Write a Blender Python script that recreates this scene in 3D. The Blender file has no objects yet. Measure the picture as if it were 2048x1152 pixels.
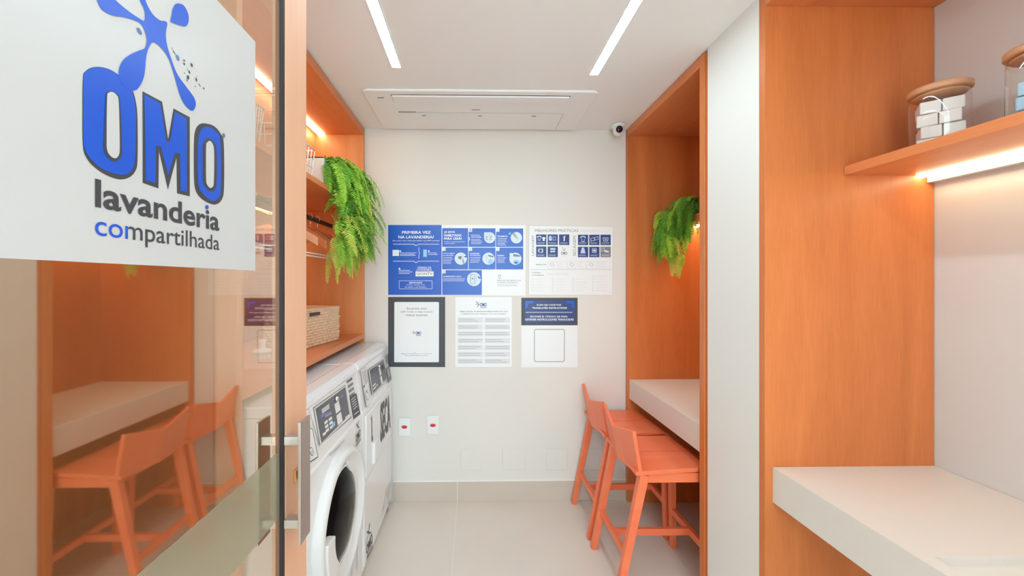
import bpy, math, random
from mathutils import Vector, Matrix
random.seed(7)
S = bpy.context.scene
COL = S.collection
# ---------------------------------------------------------------- camera
CH = 1.476                       # camera height
YAW = math.atan(13/770)
cd = bpy.data.cameras.new('camera'); cam = bpy.data.objects.new('camera', cd); COL.objects.link(cam)
cam.location = (0, 0, CH); cam.rotation_euler = (math.pi/2, 0, -YAW)
cd.sensor_width = 36; cd.lens = 770/2048*36
cd.shift_x = (1024-963)/2048; cd.shift_y = -(576-563)/2048
cd.clip_start = .02
S.camera = cam
# ---------------------------------------------------------------- world, exposure
W = bpy.data.worlds.new('world'); S.world = W; W.use_nodes = True
bg = W.node_tree.nodes['Background']; bg.inputs[0].default_value = (.78, 1.02, 1.13, 1); bg.inputs[1].default_value = 2.25
S.view_settings.view_transform = 'Standard'; S.view_settings.look = 'None'
S.view_settings.gamma = 1; S.view_settings.use_curve_mapping = False
S.view_settings.exposure = 1.25
STRIP_E = 15.0; WARM_E = 5.5

# ---------------------------------------------------------------- materials
def srgb(r, g, b):
    f = lambda c: (c/255/12.92) if c/255 <= .04045 else ((c/255+.055)/1.055)**2.4
    return (f(r), f(g), f(b), 1)
def mat(name, col, rough=.5, metal=0, spec=.5, coat=0, noise=0, nscale=20, bump=0, bscale=200):
    m = bpy.data.materials.new(name); m.use_nodes = True
    nt = m.node_tree; p = nt.nodes['Principled BSDF']
    p.inputs['Base Color'].default_value = col
    p.inputs['Roughness'].default_value = rough; p.inputs['Metallic'].default_value = metal
    p.inputs['Specular IOR Level'].default_value = spec
    if coat: p.inputs['Coat Weight'].default_value = coat; p.inputs['Coat Roughness'].default_value = .08
    tc = nt.nodes.new('ShaderNodeTexCoord')
    if noise:
        n = nt.nodes.new('ShaderNodeTexNoise'); n.inputs['Scale'].default_value = nscale; n.inputs['Detail'].default_value = 5
        r = nt.nodes.new('ShaderNodeMix'); r.data_type = 'RGBA'; r.blend_type = 'MIX'
        nt.links.new(tc.outputs['Object'], n.inputs['Vector']); nt.links.new(n.outputs['Fac'], r.inputs[0])
        r.inputs[6].default_value = tuple(c*(1-noise) for c in col[:3])+(1,)
        r.inputs[7].default_value = tuple(min(1, c*(1+noise)) for c in col[:3])+(1,)
        nt.links.new(r.outputs[2], p.inputs['Base Color'])
    if bump:
        n2 = nt.nodes.new('ShaderNodeTexNoise'); n2.inputs['Scale'].default_value = bscale
        b = nt.nodes.new('ShaderNodeBump'); b.inputs['Strength'].default_value = bump; b.inputs['Distance'].default_value = .002
        nt.links.new(tc.outputs['Object'], n2.inputs['Vector']); nt.links.new(n2.outputs['Fac'], b.inputs['Height'])
        nt.links.new(b.outputs[0], p.inputs['Normal'])
    return m
def wood(name, c1, c2, rough=.42, stretch=(9, 9, .8), coat=0, grain=1.0):
    m = bpy.data.materials.new(name); m.use_nodes = True
    nt = m.node_tree; p = nt.nodes['Principled BSDF']; L = nt.links.new
    tc = nt.nodes.new('ShaderNodeTexCoord'); mp = nt.nodes.new('ShaderNodeMapping'); mp.inputs['Scale'].default_value = stretch
    n = nt.nodes.new('ShaderNodeTexNoise'); n.inputs['Scale'].default_value = .9; n.inputs['Detail'].default_value = 3; n.inputs['Distortion'].default_value = .9
    mp2 = nt.nodes.new('ShaderNodeMapping'); mp2.inputs['Scale'].default_value = tuple(s*16 for s in stretch)
    n2 = nt.nodes.new('ShaderNodeTexNoise'); n2.inputs['Scale'].default_value = 1.0; n2.inputs['Detail'].default_value = 6
    ad = nt.nodes.new('ShaderNodeMath'); ad.operation = 'MULTIPLY_ADD'; ad.inputs[1].default_value = .45*grain
    L(tc.outputs['Object'], mp.inputs[0]); L(mp.outputs[0], n.inputs['Vector'])
    L(tc.outputs['Object'], mp2.inputs[0]); L(mp2.outputs[0], n2.inputs['Vector'])
    L(n2.outputs['Fac'], ad.inputs[0]); L(n.outputs['Fac'], ad.inputs[2])
    r = nt.nodes.new('ShaderNodeValToRGB'); r.color_ramp.elements[0].position = .35; r.color_ramp.elements[1].position = 1.0
    r.color_ramp.elements[0].color = c1; r.color_ramp.elements[1].color = c2
    L(ad.outputs[0], r.inputs[0]); L(r.outputs[0], p.inputs['Base Color'])
    p.inputs['Roughness'].default_value = rough; p.inputs['Specular IOR Level'].default_value = .4
    if coat: p.inputs['Coat Weight'].default_value = coat; p.inputs['Coat Roughness'].default_value = .15
    return m
def emis(name, col, e):
    m = bpy.data.materials.new(name); m.use_nodes = True; nt = m.node_tree
    nt.nodes.remove(nt.nodes['Principled BSDF']); em = nt.nodes.new('ShaderNodeEmission')
    em.inputs[0].default_value = col; em.inputs[1].default_value = e
    nt.links.new(em.outputs[0], nt.nodes['Material Output'].inputs[0]); return m
def glassy(name, tcol, gcol, fac, rough=.0, fres=None, diff=None, dfac=0):
    m = bpy.data.materials.new(name); m.use_nodes = True; nt = m.node_tree; L = nt.links.new
    nt.nodes.remove(nt.nodes['Principled BSDF'])
    t = nt.nodes.new('ShaderNodeBsdfTransparent'); t.inputs[0].default_value = tcol
    g = nt.nodes.new('ShaderNodeBsdfGlossy'); g.inputs[0].default_value = gcol; g.inputs['Roughness'].default_value = rough
    mx = nt.nodes.new('ShaderNodeMixShader'); mx.inputs[0].default_value = fac
    base = t
    if diff:
        d = nt.nodes.new('ShaderNodeBsdfDiffuse'); d.inputs[0].default_value = diff
        m2 = nt.nodes.new('ShaderNodeMixShader'); m2.inputs[0].default_value = dfac
        L(t.outputs[0], m2.inputs[1]); L(d.outputs[0], m2.inputs[2]); base = m2
    if fres:
        f = nt.nodes.new('ShaderNodeLayerWeight'); f.inputs[0].default_value = .5
        pw = nt.nodes.new('ShaderNodeMath'); pw.operation = 'POWER'; pw.inputs[1].default_value = fres
        mu = nt.nodes.new('ShaderNodeMath'); mu.operation = 'MULTIPLY_ADD'; mu.inputs[1].default_value = 1-fac; mu.inputs[2].default_value = fac; mu.use_clamp = True
        L(f.outputs['Facing'], pw.inputs[0]); L(pw.outputs[0], mu.inputs[0]); L(mu.outputs[0], mx.inputs[0])
    L(base.outputs[0], mx.inputs[1]); L(g.outputs[0], mx.inputs[2]); L(mx.outputs[0], nt.nodes['Material Output'].inputs[0])
    return m
WOOD = wood('wood_veneer', (.53, .145, .036, 1), (.72, .222, .064, 1), .36)
WOODS = wood('wood_shelf', (.62, .19, .06, 1), (.78, .27, .10, 1), .4, (9, .8, 9))
WOOD_LIT = wood('wood_veneer_lit', (.64, .24, .085, 1), (.80, .35, .14, 1), .42)  # same veneer as WOOD, its lit look put into a lighter colour
STOOLW = wood('stool_wood', (.88, .17, .07, 1), (.94, .24, .10, 1), .35, (.9, 9, 9), .15, .5)
STILEW = wood('door_stile_wood', (.78, .41, .24, 1), (.86, .49, .30, 1), .4)
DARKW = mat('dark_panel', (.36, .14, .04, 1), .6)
HANGW = wood('hanger_wood', (.62, .24, .09, 1), (.75, .34, .15, 1), .35, (9, 9, 9))
LIDW = wood('lid_wood', (.60, .30, .15, 1), (.72, .40, .22, 1), .4, (.9, 9, 9))
RAILD = mat('dark_rail', (.05, .018, .012, 1), .4)
WALL = mat('wall_paint', (.76, .715, .655, 1), .75, noise=.01, nscale=2)
WALLN = mat('niche_wall_paint', (.70, .695, .68, 1), .7)
PILLAR = mat('pillar_paint', (.80, .785, .75, 1), .7)
CEIL = mat('ceiling_paint', (.90, .875, .85, 1), .8)
FLOORM = mat('porcelain_tile', (.75, .665, .585, 1), .28, noise=.05, nscale=3)
BASEM = mat('skirting_tile', (.62, .52, .435, 1), .35, noise=.04, nscale=4)
GROUT = mat('grout', (.90, .87, .82, 1), .8)
QUARTZ = mat('counter_quartz', (.72, .675, .61, 1), .45, noise=.015, nscale=60)
WHITEP = mat('appliance_white', (.86, .855, .85, 1), .22, coat=.3)
WHITEQ = mat('white_plastic', (.83, .82, .80, 1), .4)
WHITEW = mat('white_wire', (.88, .87, .84, 1), .35)
GREYP = mat('light_grey_ceramic', (.66, .67, .65, 1), .45)
STEEL = mat('brushed_steel', (.46, .40, .36, 1), .38, metal=.75, noise=.05, nscale=80)
STEELT = mat('steel_standoff', (.50, .46, .43, 1), .3, metal=.7)
CHROME = mat('chrome', (.8, .8, .8, 1), .12, metal=1)
BRASS = mat('brass', (.68, .36, .12, 1), .3, metal=.7)
BLACK = mat('black_gasket', (.012, .008, .01, 1), .5)
DARKG = mat('print_charcoal', srgb(66, 67, 72), .45)
PBLUE = mat('print_blue', (.010, .10, .62, 1), .3)
PBLUE2 = mat('print_sign_blue', (.014, .105, .52, 1), .3)
PNAVY = mat('print_navy', (.025, .055, .20, 1), .35)
PWHITE = mat('print_white', (.84, .84, .83, 1), .35)
PPOST = mat('poster_white', (.63, .625, .61, 1), .30)
PGREY = mat('print_grey', (.22, .22, .23, 1), .5)
PLG = mat('print_light_grey', (.62, .62, .61, 1), .5)
PSKY = mat('print_sky', (.30, .58, .85, 1), .4)
SCREEN = mat('panel_grey', srgb(84, 86, 94), .3)
RED = mat('socket_red', (.65, .02, .03, 1), .4)
WICKER = mat('wicker', (.88, .58, .38, 1), .7, noise=.25, nscale=70)
SOAPW = mat('soap_white', (.85, .83, .80, 1), .5)
SOAPB = mat('soap_blue', (.42, .70, .88, 1), .5)
G1 = mat('fern_green', (.12, .36, .02, 1), .5, noise=.3, nscale=25)
G2 = mat('fern_bright', (.30, .60, .045, 1), .5, noise=.3, nscale=25)
G3 = mat('fern_yellow', (.58, .64, .10, 1), .5, noise=.3, nscale=25)
SOIL = mat('soil', (.03, .018, .01, 1), .9)
LENSM = mat('camera_lens', (.02, .003, .012, 1), .15)
LED = emis('led_white', (.80, 1.03, 1.13, 1), STRIP_E)
LEDN = emis('led_niche', (1, .84, .55, 1), 13.0)
LEDW = emis('led_warm', (1, .84, .55, 1), WARM_E)
GLASS = glassy('door_glass', (.98, .94, .88, 1), (1, .88, .70, 1), .46, rough=.03, fres=3.2)
FROST = glassy('frosted_film', (.62, .58, .44, 1), (.9, .9, .8, 1), .22, rough=.1, diff=(.74, .70, .50, 1), dfac=.36)
JARG = glassy('jar_glass', (.97, .98, .97, 1), (1, 1, 1, 1), .06, fres=4)
DOORG = mat('porthole_glass', (.006, .005, .005, 1), .05, spec=.06)

# ---------------------------------------------------------------- mesh builder
class MB:
    def __init__(s): s.v = []; s.f = []; s.m = []; s.sm = []
    def raw(s, vs, fs, mi=0, smooth=False):
        o = len(s.v); s.v += [tuple(v) for v in vs]
        for f in fs: s.f.append(tuple(i+o for i in f)); s.m.append(mi); s.sm.append(smooth)
        return s
    def box(s, x0, x1, y0, y1, z0, z1, mi=0):
        if x0 > x1: x0, x1 = x1, x0
        if y0 > y1: y0, y1 = y1, y0
        if z0 > z1: z0, z1 = z1, z0
        return s.raw([(x0,y0,z0),(x1,y0,z0),(x1,y1,z0),(x0,y1,z0),(x0,y0,z1),(x1,y0,z1),(x1,y1,z1),(x0,y1,z1)],
              [(0,3,2,1),(4,5,6,7),(0,1,5,4),(1,2,6,5),(2,3,7,6),(3,0,4,7)], mi)
    def hexa(s, b, t, mi=0):          # bottom quad b, top quad t (counter-clockwise from above)
        return s.raw(list(b)+list(t), [(0,3,2,1),(4,5,6,7),(0,1,5,4),(1,2,6,5),(2,3,7,6),(3,0,4,7)], mi)
    def prism(s, pts, a, b, axis='y', mi=0):   # polygon in the two other axes, extruded
        n = len(pts)
        def P(p, t):
            if axis == 'y': return (p[0], t, p[1])
            if axis == 'x': return (t, p[0], p[1])
            return (p[0], p[1], t)
        vs = [P(p, a) for p in pts]+[P(p, b) for p in pts]
        fs = [tuple(range(n)), tuple(range(2*n-1, n-1, -1))]+[(i, i+n, (i+1) % n+n, (i+1) % n) for i in range(n)]
        return s.raw(vs, fs, mi)
    def tube(s, path, r, n=8, mi=0, caps=True, smooth=True):
        path = [Vector(p) for p in path]; rs = r if isinstance(r, (list, tuple)) else [r]*len(path)
        vs = []; fs = []; up = None
        for i, p in enumerate(path):
            d = (path[min(i+1, len(path)-1)]-path[max(i-1, 0)]).normalized()
            if up is None: up = Vector((0, 0, 1)) if abs(d.z) < .9 else Vector((1, 0, 0))
            a = d.cross(up).normalized(); b = a.cross(d).normalized(); up = b
            for k in range(n):
                t = 2*math.pi*k/n; vs.append(p+a*math.cos(t)*rs[i]+b*math.sin(t)*rs[i])
        for i in range(len(path)-1):
            for k in range(n):
                fs.append((i*n+k, i*n+(k+1) % n, (i+1)*n+(k+1) % n, (i+1)*n+k))
        s.raw(vs, fs, mi, smooth)
        if caps:
            o = len(s.v)-len(vs)
            s.f.append(tuple(o+k for k in range(n))[::-1]); s.m.append(mi); s.sm.append(False)
            s.f.append(tuple(o+(len(path)-1)*n+k for k in range(n))); s.m.append(mi); s.sm.append(False)
        return s
    def bar(s, p0, p1, w, d, side=(0, 1, 0), mi=0, w1=None, d1=None):   # rectangular bar
        p0, p1 = Vector(p0), Vector(p1); ax = (p1-p0).normalized(); a = Vector(side); a = (a-ax*a.dot(ax)).normalized(); b = ax.cross(a)
        w1 = w if w1 is None else w1; d1 = d if d1 is None else d1
        q = lambda p, w, d: [p-a*w/2-b*d/2, p+a*w/2-b*d/2, p+a*w/2+b*d/2, p-a*w/2+b*d/2]
        return s.hexa(q(p0, w, d), q(p1, w1, d1), mi)
    def lathe(s, prof, c, axis='z', n=48, mi=0, smooth=True, close=False):   # prof: (r, t)
        c = Vector(c); vs = []; fs = []
        for r, t in prof:
            for k in range(n):
                a = 2*math.pi*k/n
                if axis == 'z': vs.append(c+Vector((r*math.cos(a), r*math.sin(a), t)))
                elif axis == 'x': vs.append(c+Vector((t, r*math.cos(a), r*math.sin(a))))
                else: vs.append(c+Vector((r*math.cos(a), t, r*math.sin(a))))
        m = len(prof); rng = m if close else m-1
        for i in range(rng):
            j = (i+1) % m
            for k in range(n): fs.append((i*n+k, i*n+(k+1) % n, j*n+(k+1) % n, j*n+k))
        return s.raw(vs, fs, mi, smooth)
    def ball(s, c, r, n=16, mi=0, sc=(1, 1, 1)):
        c = Vector(c); vs = []; fs = []; m = n//2
        for i in range(m+1):
            ph = math.pi*i/m
            for k in range(n):
                t = 2*math.pi*k/n
                vs.append(c+Vector((r*sc[0]*math.sin(ph)*math.cos(t), r*sc[1]*math.sin(ph)*math.sin(t), r*sc[2]*math.cos(ph))))
        for i in range(m):
            for k in range(n): fs.append((i*n+k, (i+1)*n+k, (i+1)*n+(k+1) % n, i*n+(k+1) % n))
        return s.raw(vs, fs, mi, True)
    def build(s, name, mats, parent=None, bevel=0, seg=2):
        if not isinstance(mats, (list, tuple)): mats = [mats]
        if parent is not None: off = parent_world(parent)
        else:
            xs = [v[0] for v in s.v]; ys = [v[1] for v in s.v]; zs = [v[2] for v in s.v]
            off = Vector(((min(xs)+max(xs))/2, (min(ys)+max(ys))/2, min(zs)))
        me = bpy.data.meshes.new(name)
        me.from_pydata([(v[0]-off.x, v[1]-off.y, v[2]-off.z) for v in s.v], [], s.f)
        for m in mats: me.materials.append(m)
        me.polygons.foreach_set('material_index', s.m); me.polygons.foreach_set('use_smooth', s.sm)
        me.validate(); me.update()
        o = bpy.data.objects.new(name, me); COL.objects.link(o)
        if parent is not None: o.parent = parent; o.location = (0, 0, 0)
        else: o.location = off
        if bevel:
            b = o.modifiers.new('bevel', 'BEVEL'); b.width = bevel; b.segments = seg; b.limit_method = 'ANGLE'; b.angle_limit = .7
        return o
def parent_world(p):
    v = Vector((0, 0, 0))
    while p: v += Vector(p.location); p = p.parent
    return v
def tag(o, label=None, cat=None, group=None, kind=None):
    if label: o['label'] = label
    if cat: o['category'] = cat
    if group: o['group'] = group
    if kind: o['kind'] = kind
    return o
def thing(name, loc, label, cat, group=None):
    o = bpy.data.objects.new(name, None); COL.objects.link(o); o.location = loc; o.empty_display_size = .05
    return tag(o, label, cat, group)
def copy_tree(o, parent=None):
    c = o.copy(); COL.objects.link(c); c.parent = parent
    for ch in list(o.children): copy_tree(ch, c)
    return c
def struct(o): o['kind'] = 'structure'; return o

# ---------------------------------------------------------------- measured planes
CAMP = Vector((0, 0, CH)); CR = Vector((math.cos(YAW), -math.sin(YAW), 0)); CF = Vector((math.sin(YAW), math.cos(YAW), 0))
def hit(p, plane):
    d = CR*((p[0]-963)/770)+CF+Vector((0, 0, 1))*((563-p[1])/770)
    P0, n = plane; t = (P0-CAMP).dot(n)/d.dot(n)
    return CAMP+d*t
def PY(y): return (Vector((0, y, 0)), Vector((0, -1, 0)))
def PX(x, s=1): return (Vector((x, 0, 0)), Vector((s, 0, 0)))
def PZ(z): return (Vector((0, 0, z)), Vector((0, 0, 1)))

def curve_mesh(splines):
    cu = bpy.data.curves.new('t', 'CURVE'); cu.dimensions = '2D'; cu.fill_mode = 'BOTH'
    for pts in splines:
        sp = cu.splines.new('POLY'); sp.points.add(len(pts)-1); sp.use_cyclic_u = True
        for i, p in enumerate(pts): sp.points[i].co = (p[0], p[1], 0, 1)
    return extract(cu)
def extract(cu):
    ob = bpy.data.objects.new('t', cu); COL.objects.link(ob)
    dg = bpy.context.evaluated_depsgraph_get(); dg.update()
    me = bpy.data.meshes.new_from_object(ob.evaluated_get(dg))
    vs = [tuple(v.co) for v in me.vertices]; fs = [tuple(p.vertices) for p in me.polygons]
    bpy.data.objects.remove(ob); bpy.data.curves.remove(cu); bpy.data.meshes.remove(me)
    return vs, fs
_tc = {}
def text_mesh(t, bold, res=2):
    k = (t, bold, res)
    if k not in _tc:
        cu = bpy.data.curves.new('t', 'FONT'); cu.body = t; cu.size = 1; cu.offset = bold; cu.resolution_u = res
        cu.space_line = .8
        _tc[k] = extract(cu)
    return _tc[k]
def smooth_loop(pts, k=6):
    out = []; n = len(pts)
    for i in range(n):
        p0, p1, p2, p3 = pts[i-1], pts[i], pts[(i+1) % n], pts[(i+2) % n]
        for j in range(k):
            t = j/k
            out.append(tuple(.5*((2*p1[a])+(-p0[a]+p2[a])*t+(2*p0[a]-5*p1[a]+4*p2[a]-p3[a])*t*t+(-p0[a]+3*p1[a]-3*p2[a]+p3[a])*t**3) for a in (0, 1)))
    return out
class Print:
    """flat printed matter lying on a plane; coordinates are read through zoom(x, y)"""
    def __init__(s, mb, plane, zoom=None, eps=.0004):
        s.mb = mb; s.plane = plane; s.z = zoom or (lambda x, y: (x, y)); s.eps = eps
        n = plane[1].normalized(); s.n = n
        s.e1 = Vector((0, 0, 1)).cross(n)
        if s.e1.length < .01: s.e1 = Vector((1, 0, 0))
        s.e1.normalize(); s.e2 = n.cross(s.e1)
    def h(s, x, y, lay=0): return hit(s.z(x, y), s.plane)+s.n*(lay*s.eps)
    def flat(s, p): return ((p-s.plane[0]).dot(s.e1), (p-s.plane[0]).dot(s.e2))
    def poly(s, pts, mi, lay=1, sm=0, holes=()):
        L = [[s.flat(s.h(*p)) for p in pts]]
        for h_ in holes: L.append([s.flat(s.h(*p)) for p in h_])
        if sm: L = [smooth_loop(l, sm) for l in L]
        vs, fs = curve_mesh(L)
        s.mb.raw([s.plane[0]+s.e1*v[0]+s.e2*v[1]+s.n*(lay*s.eps) for v in vs], fs, mi)
    def rect(s, x0, y0, x1, y1, mi, lay=1):
        q = [s.h(x0, y1, lay), s.h(x1, y1, lay), s.h(x1, y0, lay), s.h(x0, y0, lay)]
        s.mb.raw(q, [(0, 1, 2, 3)], mi)
    def quad(s, pts, mi, lay=1):
        s.mb.raw([s.h(p[0], p[1], lay) for p in pts], [tuple(range(len(pts)))], mi)
    def frame(s, x0, y0, x1, y1, w, mi, lay=1):
        s.rect(x0, y0, x1, y0+w, mi, lay); s.rect(x0, y1-w, x1, y1, mi, lay); s.rect(x0, y0, x0+w, y1, mi, lay); s.rect(x1-w, y0, x1, y1, mi, lay)
    def lines(s, x0, y0, x1, y1, n, mi, lay=1, th=.35, rag=.25):
        for i in range(n):
            yy = y0+(y1-y0)*(i+.5)/n; d = (y1-y0)/n*th/2
            s.rect(x0, yy-d, x1-(x1-x0)*rag*random.random(), yy+d, mi, lay)
    def slab(s, pts, th, mi=0):                      # front face on the plane, th behind it
        a = [s.h(*p) for p in pts]; b = [p-s.n*th for p in a]; n = len(a)
        s.mb.raw(a+b, [tuple(range(n)), tuple(range(2*n-1, n-1, -1))]+[(i, i+n, (i+1) % n+n, (i+1) % n) for i in range(n)], mi)
    def text(s, t, q, mi, lay=2, bold=.0):           # q = BL, BR, TR, TL ; or (x0,y0,x1,y1)
        if not isinstance(q[0], (tuple, list)): x0, y0, x1, y1 = q; q = [(x0, y1), (x1, y1), (x1, y0), (x0, y0)]
        vs, fs = text_mesh(t, bold)
        if not vs: return
        xs = [v[0] for v in vs]; ys = [v[1] for v in vs]; ax, bx, ay, by = min(xs), max(xs), min(ys), max(ys)
        P = [s.h(p[0], p[1], lay) for p in q]; out = []
        for v in vs:
            a = (v[0]-ax)/(bx-ax or 1); b = (v[1]-ay)/(by-ay or 1)
            out.append((P[0]*(1-a)+P[1]*a)*(1-b)+(P[3]*(1-a)+P[2]*a)*b)
        s.mb.raw(out, fs, mi)
    def disc(s, x, y, rx, ry, mi, lay=1, n=20, rot=0):
        s.mb.raw([s.h(x+rx*math.cos(t)*math.cos(rot)-ry*math.sin(t)*math.sin(rot), y+rx*math.cos(t)*math.sin(rot)+ry*math.sin(t)*math.cos(rot), lay) for t in [2*math.pi*k/n for k in range(n)]], [tuple(range(n))], mi)
def zoom(ox, oy, k): return lambda x, y: (ox+x/k, oy+y/k)

D = 2.593; H = 2.5; LX = -.738; RX = 1.02
# ================================================================= SETTING
b = MB(); b.box(-1.6, 2.0, -2.2, 2.7, -.05, -.0012, 1)
x = -.118-1.2*2
while x < 2.0:
    y = D-1.2
    for yy in (D-1.2, D-2.4, D-3.6, D-4.8):
        b.box(max(x, -1.6)+.0012, min(x+1.2, 2.0)-.0012, yy+.0012, yy+1.2-.0012 if yy > 1 else yy+1.1988, -.0012, 0, 0)
    x += 1.2
struct(b.build('floor', [FLOORM, GROUT]))
struct(MB().box(-1.6, 2.0, -2.2, 2.7, H, H+.06).build('ceiling', CEIL))
struct(MB().box(-1.5, 1.8, D, D+.1, 0, H).build('wall_back', WALL))
b = MB(); b.box(-.546, RX, D-.008, D, .0005, .134, 0); b.box(-.546, RX, D-.010, D, .134, .139, 1)
for gx in (-.118,): b.box(gx-.001, gx+.001, D-.0085, D, .0005, .134, 1)
struct(b.build('baseboard_back', [BASEM, GROUT]))
struct(MB().box(-1.46, -1.36, 1.19, D, 0, H).build('wall_left', WALL))
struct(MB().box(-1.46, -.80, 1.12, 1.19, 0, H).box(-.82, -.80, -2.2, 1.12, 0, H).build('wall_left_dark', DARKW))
struct(MB().box(RX, 1.70, 1.366, 1.671, 0, H).build('wall_pillar', PILLAR))
struct(MB().box(1.63, 1.73, -2.2, 1.366, 0, H).build('wall_right', WALLN))
struct(MB().box(1.63, 1.73, 1.671, D, 0, H).build('wall_niche', WALLN))

# ================================================================= LEFT SHELVING UNIT
y0, y1 = 1.205, D-.002
su = thing('shelving_unit', (-1.05, 1.9, 0), 'tall orange-brown wooden shelving unit built over the two washing machines', 'shelving unit')
MB().box(LX, -1.33, y1-.025, y1, 0, H-.006).build('side_panel', WOOD_LIT, su, .001)
MB().box(LX, -1.33, y0, y0+.03, 0, H-.006).build('side_panel', WOOD_LIT, su, .001)
MB().box(LX, -1.33, y0+.03, y1-.025, 2.447, H-.006).build('top_panel', WOODS, su, .001)
MB().box(-1.06, -1.08, y0+.03, y1-.025, 1.958, 2.447).build('back_panel', WOOD_LIT, su)
MB().box(-1.31, -1.33, y0+.03, y1-.025, 1.13, 1.93).build('back_panel', WOOD_LIT, su)
MB().box(LX, -1.31, y0+.03, y1-.025, 1.932, 1.957).build('shelf', WOODS, su, .001)
MB().box(LX, -1.31, y0+.03, y1-.025, 1.099, 1.129).build('shelf', WOODS, su, .001)
l_ = MB().box(-.995, -1.03, y0+.03, y1-.026, 2.435, 2.4465, 0).build('light_strip', [LEDW], su); tag(l_, 'glowing warm light strip')
l_ = MB().box(-1.235, -1.27, y0+.03, y1-.026, 1.905, 1.931, 0).build('light_strip', [LEDW], su); tag(l_, 'glowing warm light strip')
MB().box(-1.205, -1.234, y0+.03, y1-.026, 1.895, 1.931).build('light_housing', PGREY, su)
# hanging rail
hr = thing('hanging_rail', (-.95, 1.9, CH+.365), 'dark brown hanging rail fixed between the sides of the left shelving unit', 'rail')
MB().box(-.943, -.957, y0+.03, y1-.025, CH+.352, CH+.378).build('rail', RAILD, hr, .002)
for yy in (1.5, 2.15):
    MB().tube([(-.95, yy, CH+.378), (-.95, yy, 1.9315)], .005).build('rail_bracket', CHROME, hr)
tr = thing('towel_rail', (-.80, 1.9, CH+.139), 'white double towel rail running along the front of the left shelving unit', 'towel rail')
for (xx, zz) in ((-.800, CH+.139), (-.802, CH+.125)):
    MB().tube([(xx, y0+.031, zz), (xx, y1-.026, zz)], .0035).build('rod', WHITEW, tr)
# hangers
def make_hanger():
    t = thing('coat_hanger', (0, 0, 0), 'x', 'coat hanger', 'wooden coat hangers on the dark rail')
    R = .017
    hook = [(.0, 0, -.078), (0, 0, -.045)]+[(-R*math.sin(a)*-1, 0, R*-math.cos(a)-.004) for a in [math.pi*(-.0+k/9*1.45) for k in range(10)]]
    MB().tube([(p[0], 0, p[2]) for p in hook], .002, 6).build('hook', CHROME, t)
    pts = []
    for k in range(-12, 13):
        s_ = k/12; pts.append((.205*s_, -.078-.012-.085*abs(s_)**1.25-.012*s_*s_))
    up = [(p[0], p[1]+.018) for p in pts]
    lo = [(p[0], p[1]-.022) for p in pts]
    b = MB()
    for i in range(24):
        b.prism([lo[i], lo[i+1], up[i+1], up[i]], -.007, .007, 'y')
    b.build('shoulder_bar', HANGW, t)
    return t
HG = [(1.66, .50, 'coat hanger on the dark rail nearest the glass door'),
      (1.80, .42, 'coat hanger on the dark rail, second from the glass door'),
      (2.14, -.60, 'coat hanger on the dark rail just beside the stile of the glass door'),
      (2.24, -.52, 'coat hanger on the dark rail, between two hangers left of the fern'),
      (2.34, -.46, 'coat hanger on the dark rail, farthest back beside the hanging fern')]
h0 = make_hanger()
for i, (yy, rz, lab) in enumerate(HG):
    o = h0 if i == 0 else copy_tree(h0)
    o.location = (-.95, yy, CH+.378+.004); o.rotation_euler = (0, 0, rz)
    tag(o, 'wooden '+lab)

# ================================================================= WIRE BASKETS
def wire_basket(ya, yb, label):
    x0_, x1_, z0, z1 = -1.045, -.752, 1.9575, CH+.617
    t = thing('wire_basket', ((x0_+x1_)/2, (ya+yb)/2, z0), label, 'wire basket', 'white wire baskets on the upper shelf')
    r = .0022; tp = .012
    def ring(z, ins): return [(x0_+ins, ya+ins, z), (x1_-ins, ya+ins, z), (x1_-ins, yb-ins, z), (x0_+ins, yb-ins, z), (x0_+ins, ya+ins, z)]
    b = MB(); R = ring(z1-.003, 0)
    for i in range(4): b.tube([R[i], R[i+1]], .0035, 6)
    b.build('rim', WHITEW, t)
    b = MB()
    for f in (.0, .33, .66):
        R = ring(z0+.004+(z1-z0-.004)*f, tp*(1-f))
        for i in range(4): b.tube([R[i], R[i+1]], r, 5)
    nx, ny = 9, 10
    for i in range(nx+1):
        xx = x0_+(x1_-x0_)*i/nx; xi = min(max(xx, x0_+tp), x1_-tp)
        b.tube([(xx, ya, z1-.003), (xi, ya+tp, z0+.004), (xi, yb-tp, z0+.004), (xx, yb, z1-.003)], r, 5)
    for i in range(ny+1):
        yy = ya+(yb-ya)*i/ny; yi = min(max(yy, ya+tp), yb-tp)
        b.tube([(x0_, yy, z1-.003), (x0_+tp, yi, z0+.004), (x1_-tp, yi, z0+.004), (x1_, yy, z1-.003)], r, 5)
    b.build('wire_mesh', WHITEW, t)
wire_basket(1.505, 1.82, 'white wire basket on the upper shelf next to the grey fern planter')
wire_basket(1.245, 1.385, 'white wire basket on the upper shelf seen only through the glass door')

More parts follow.
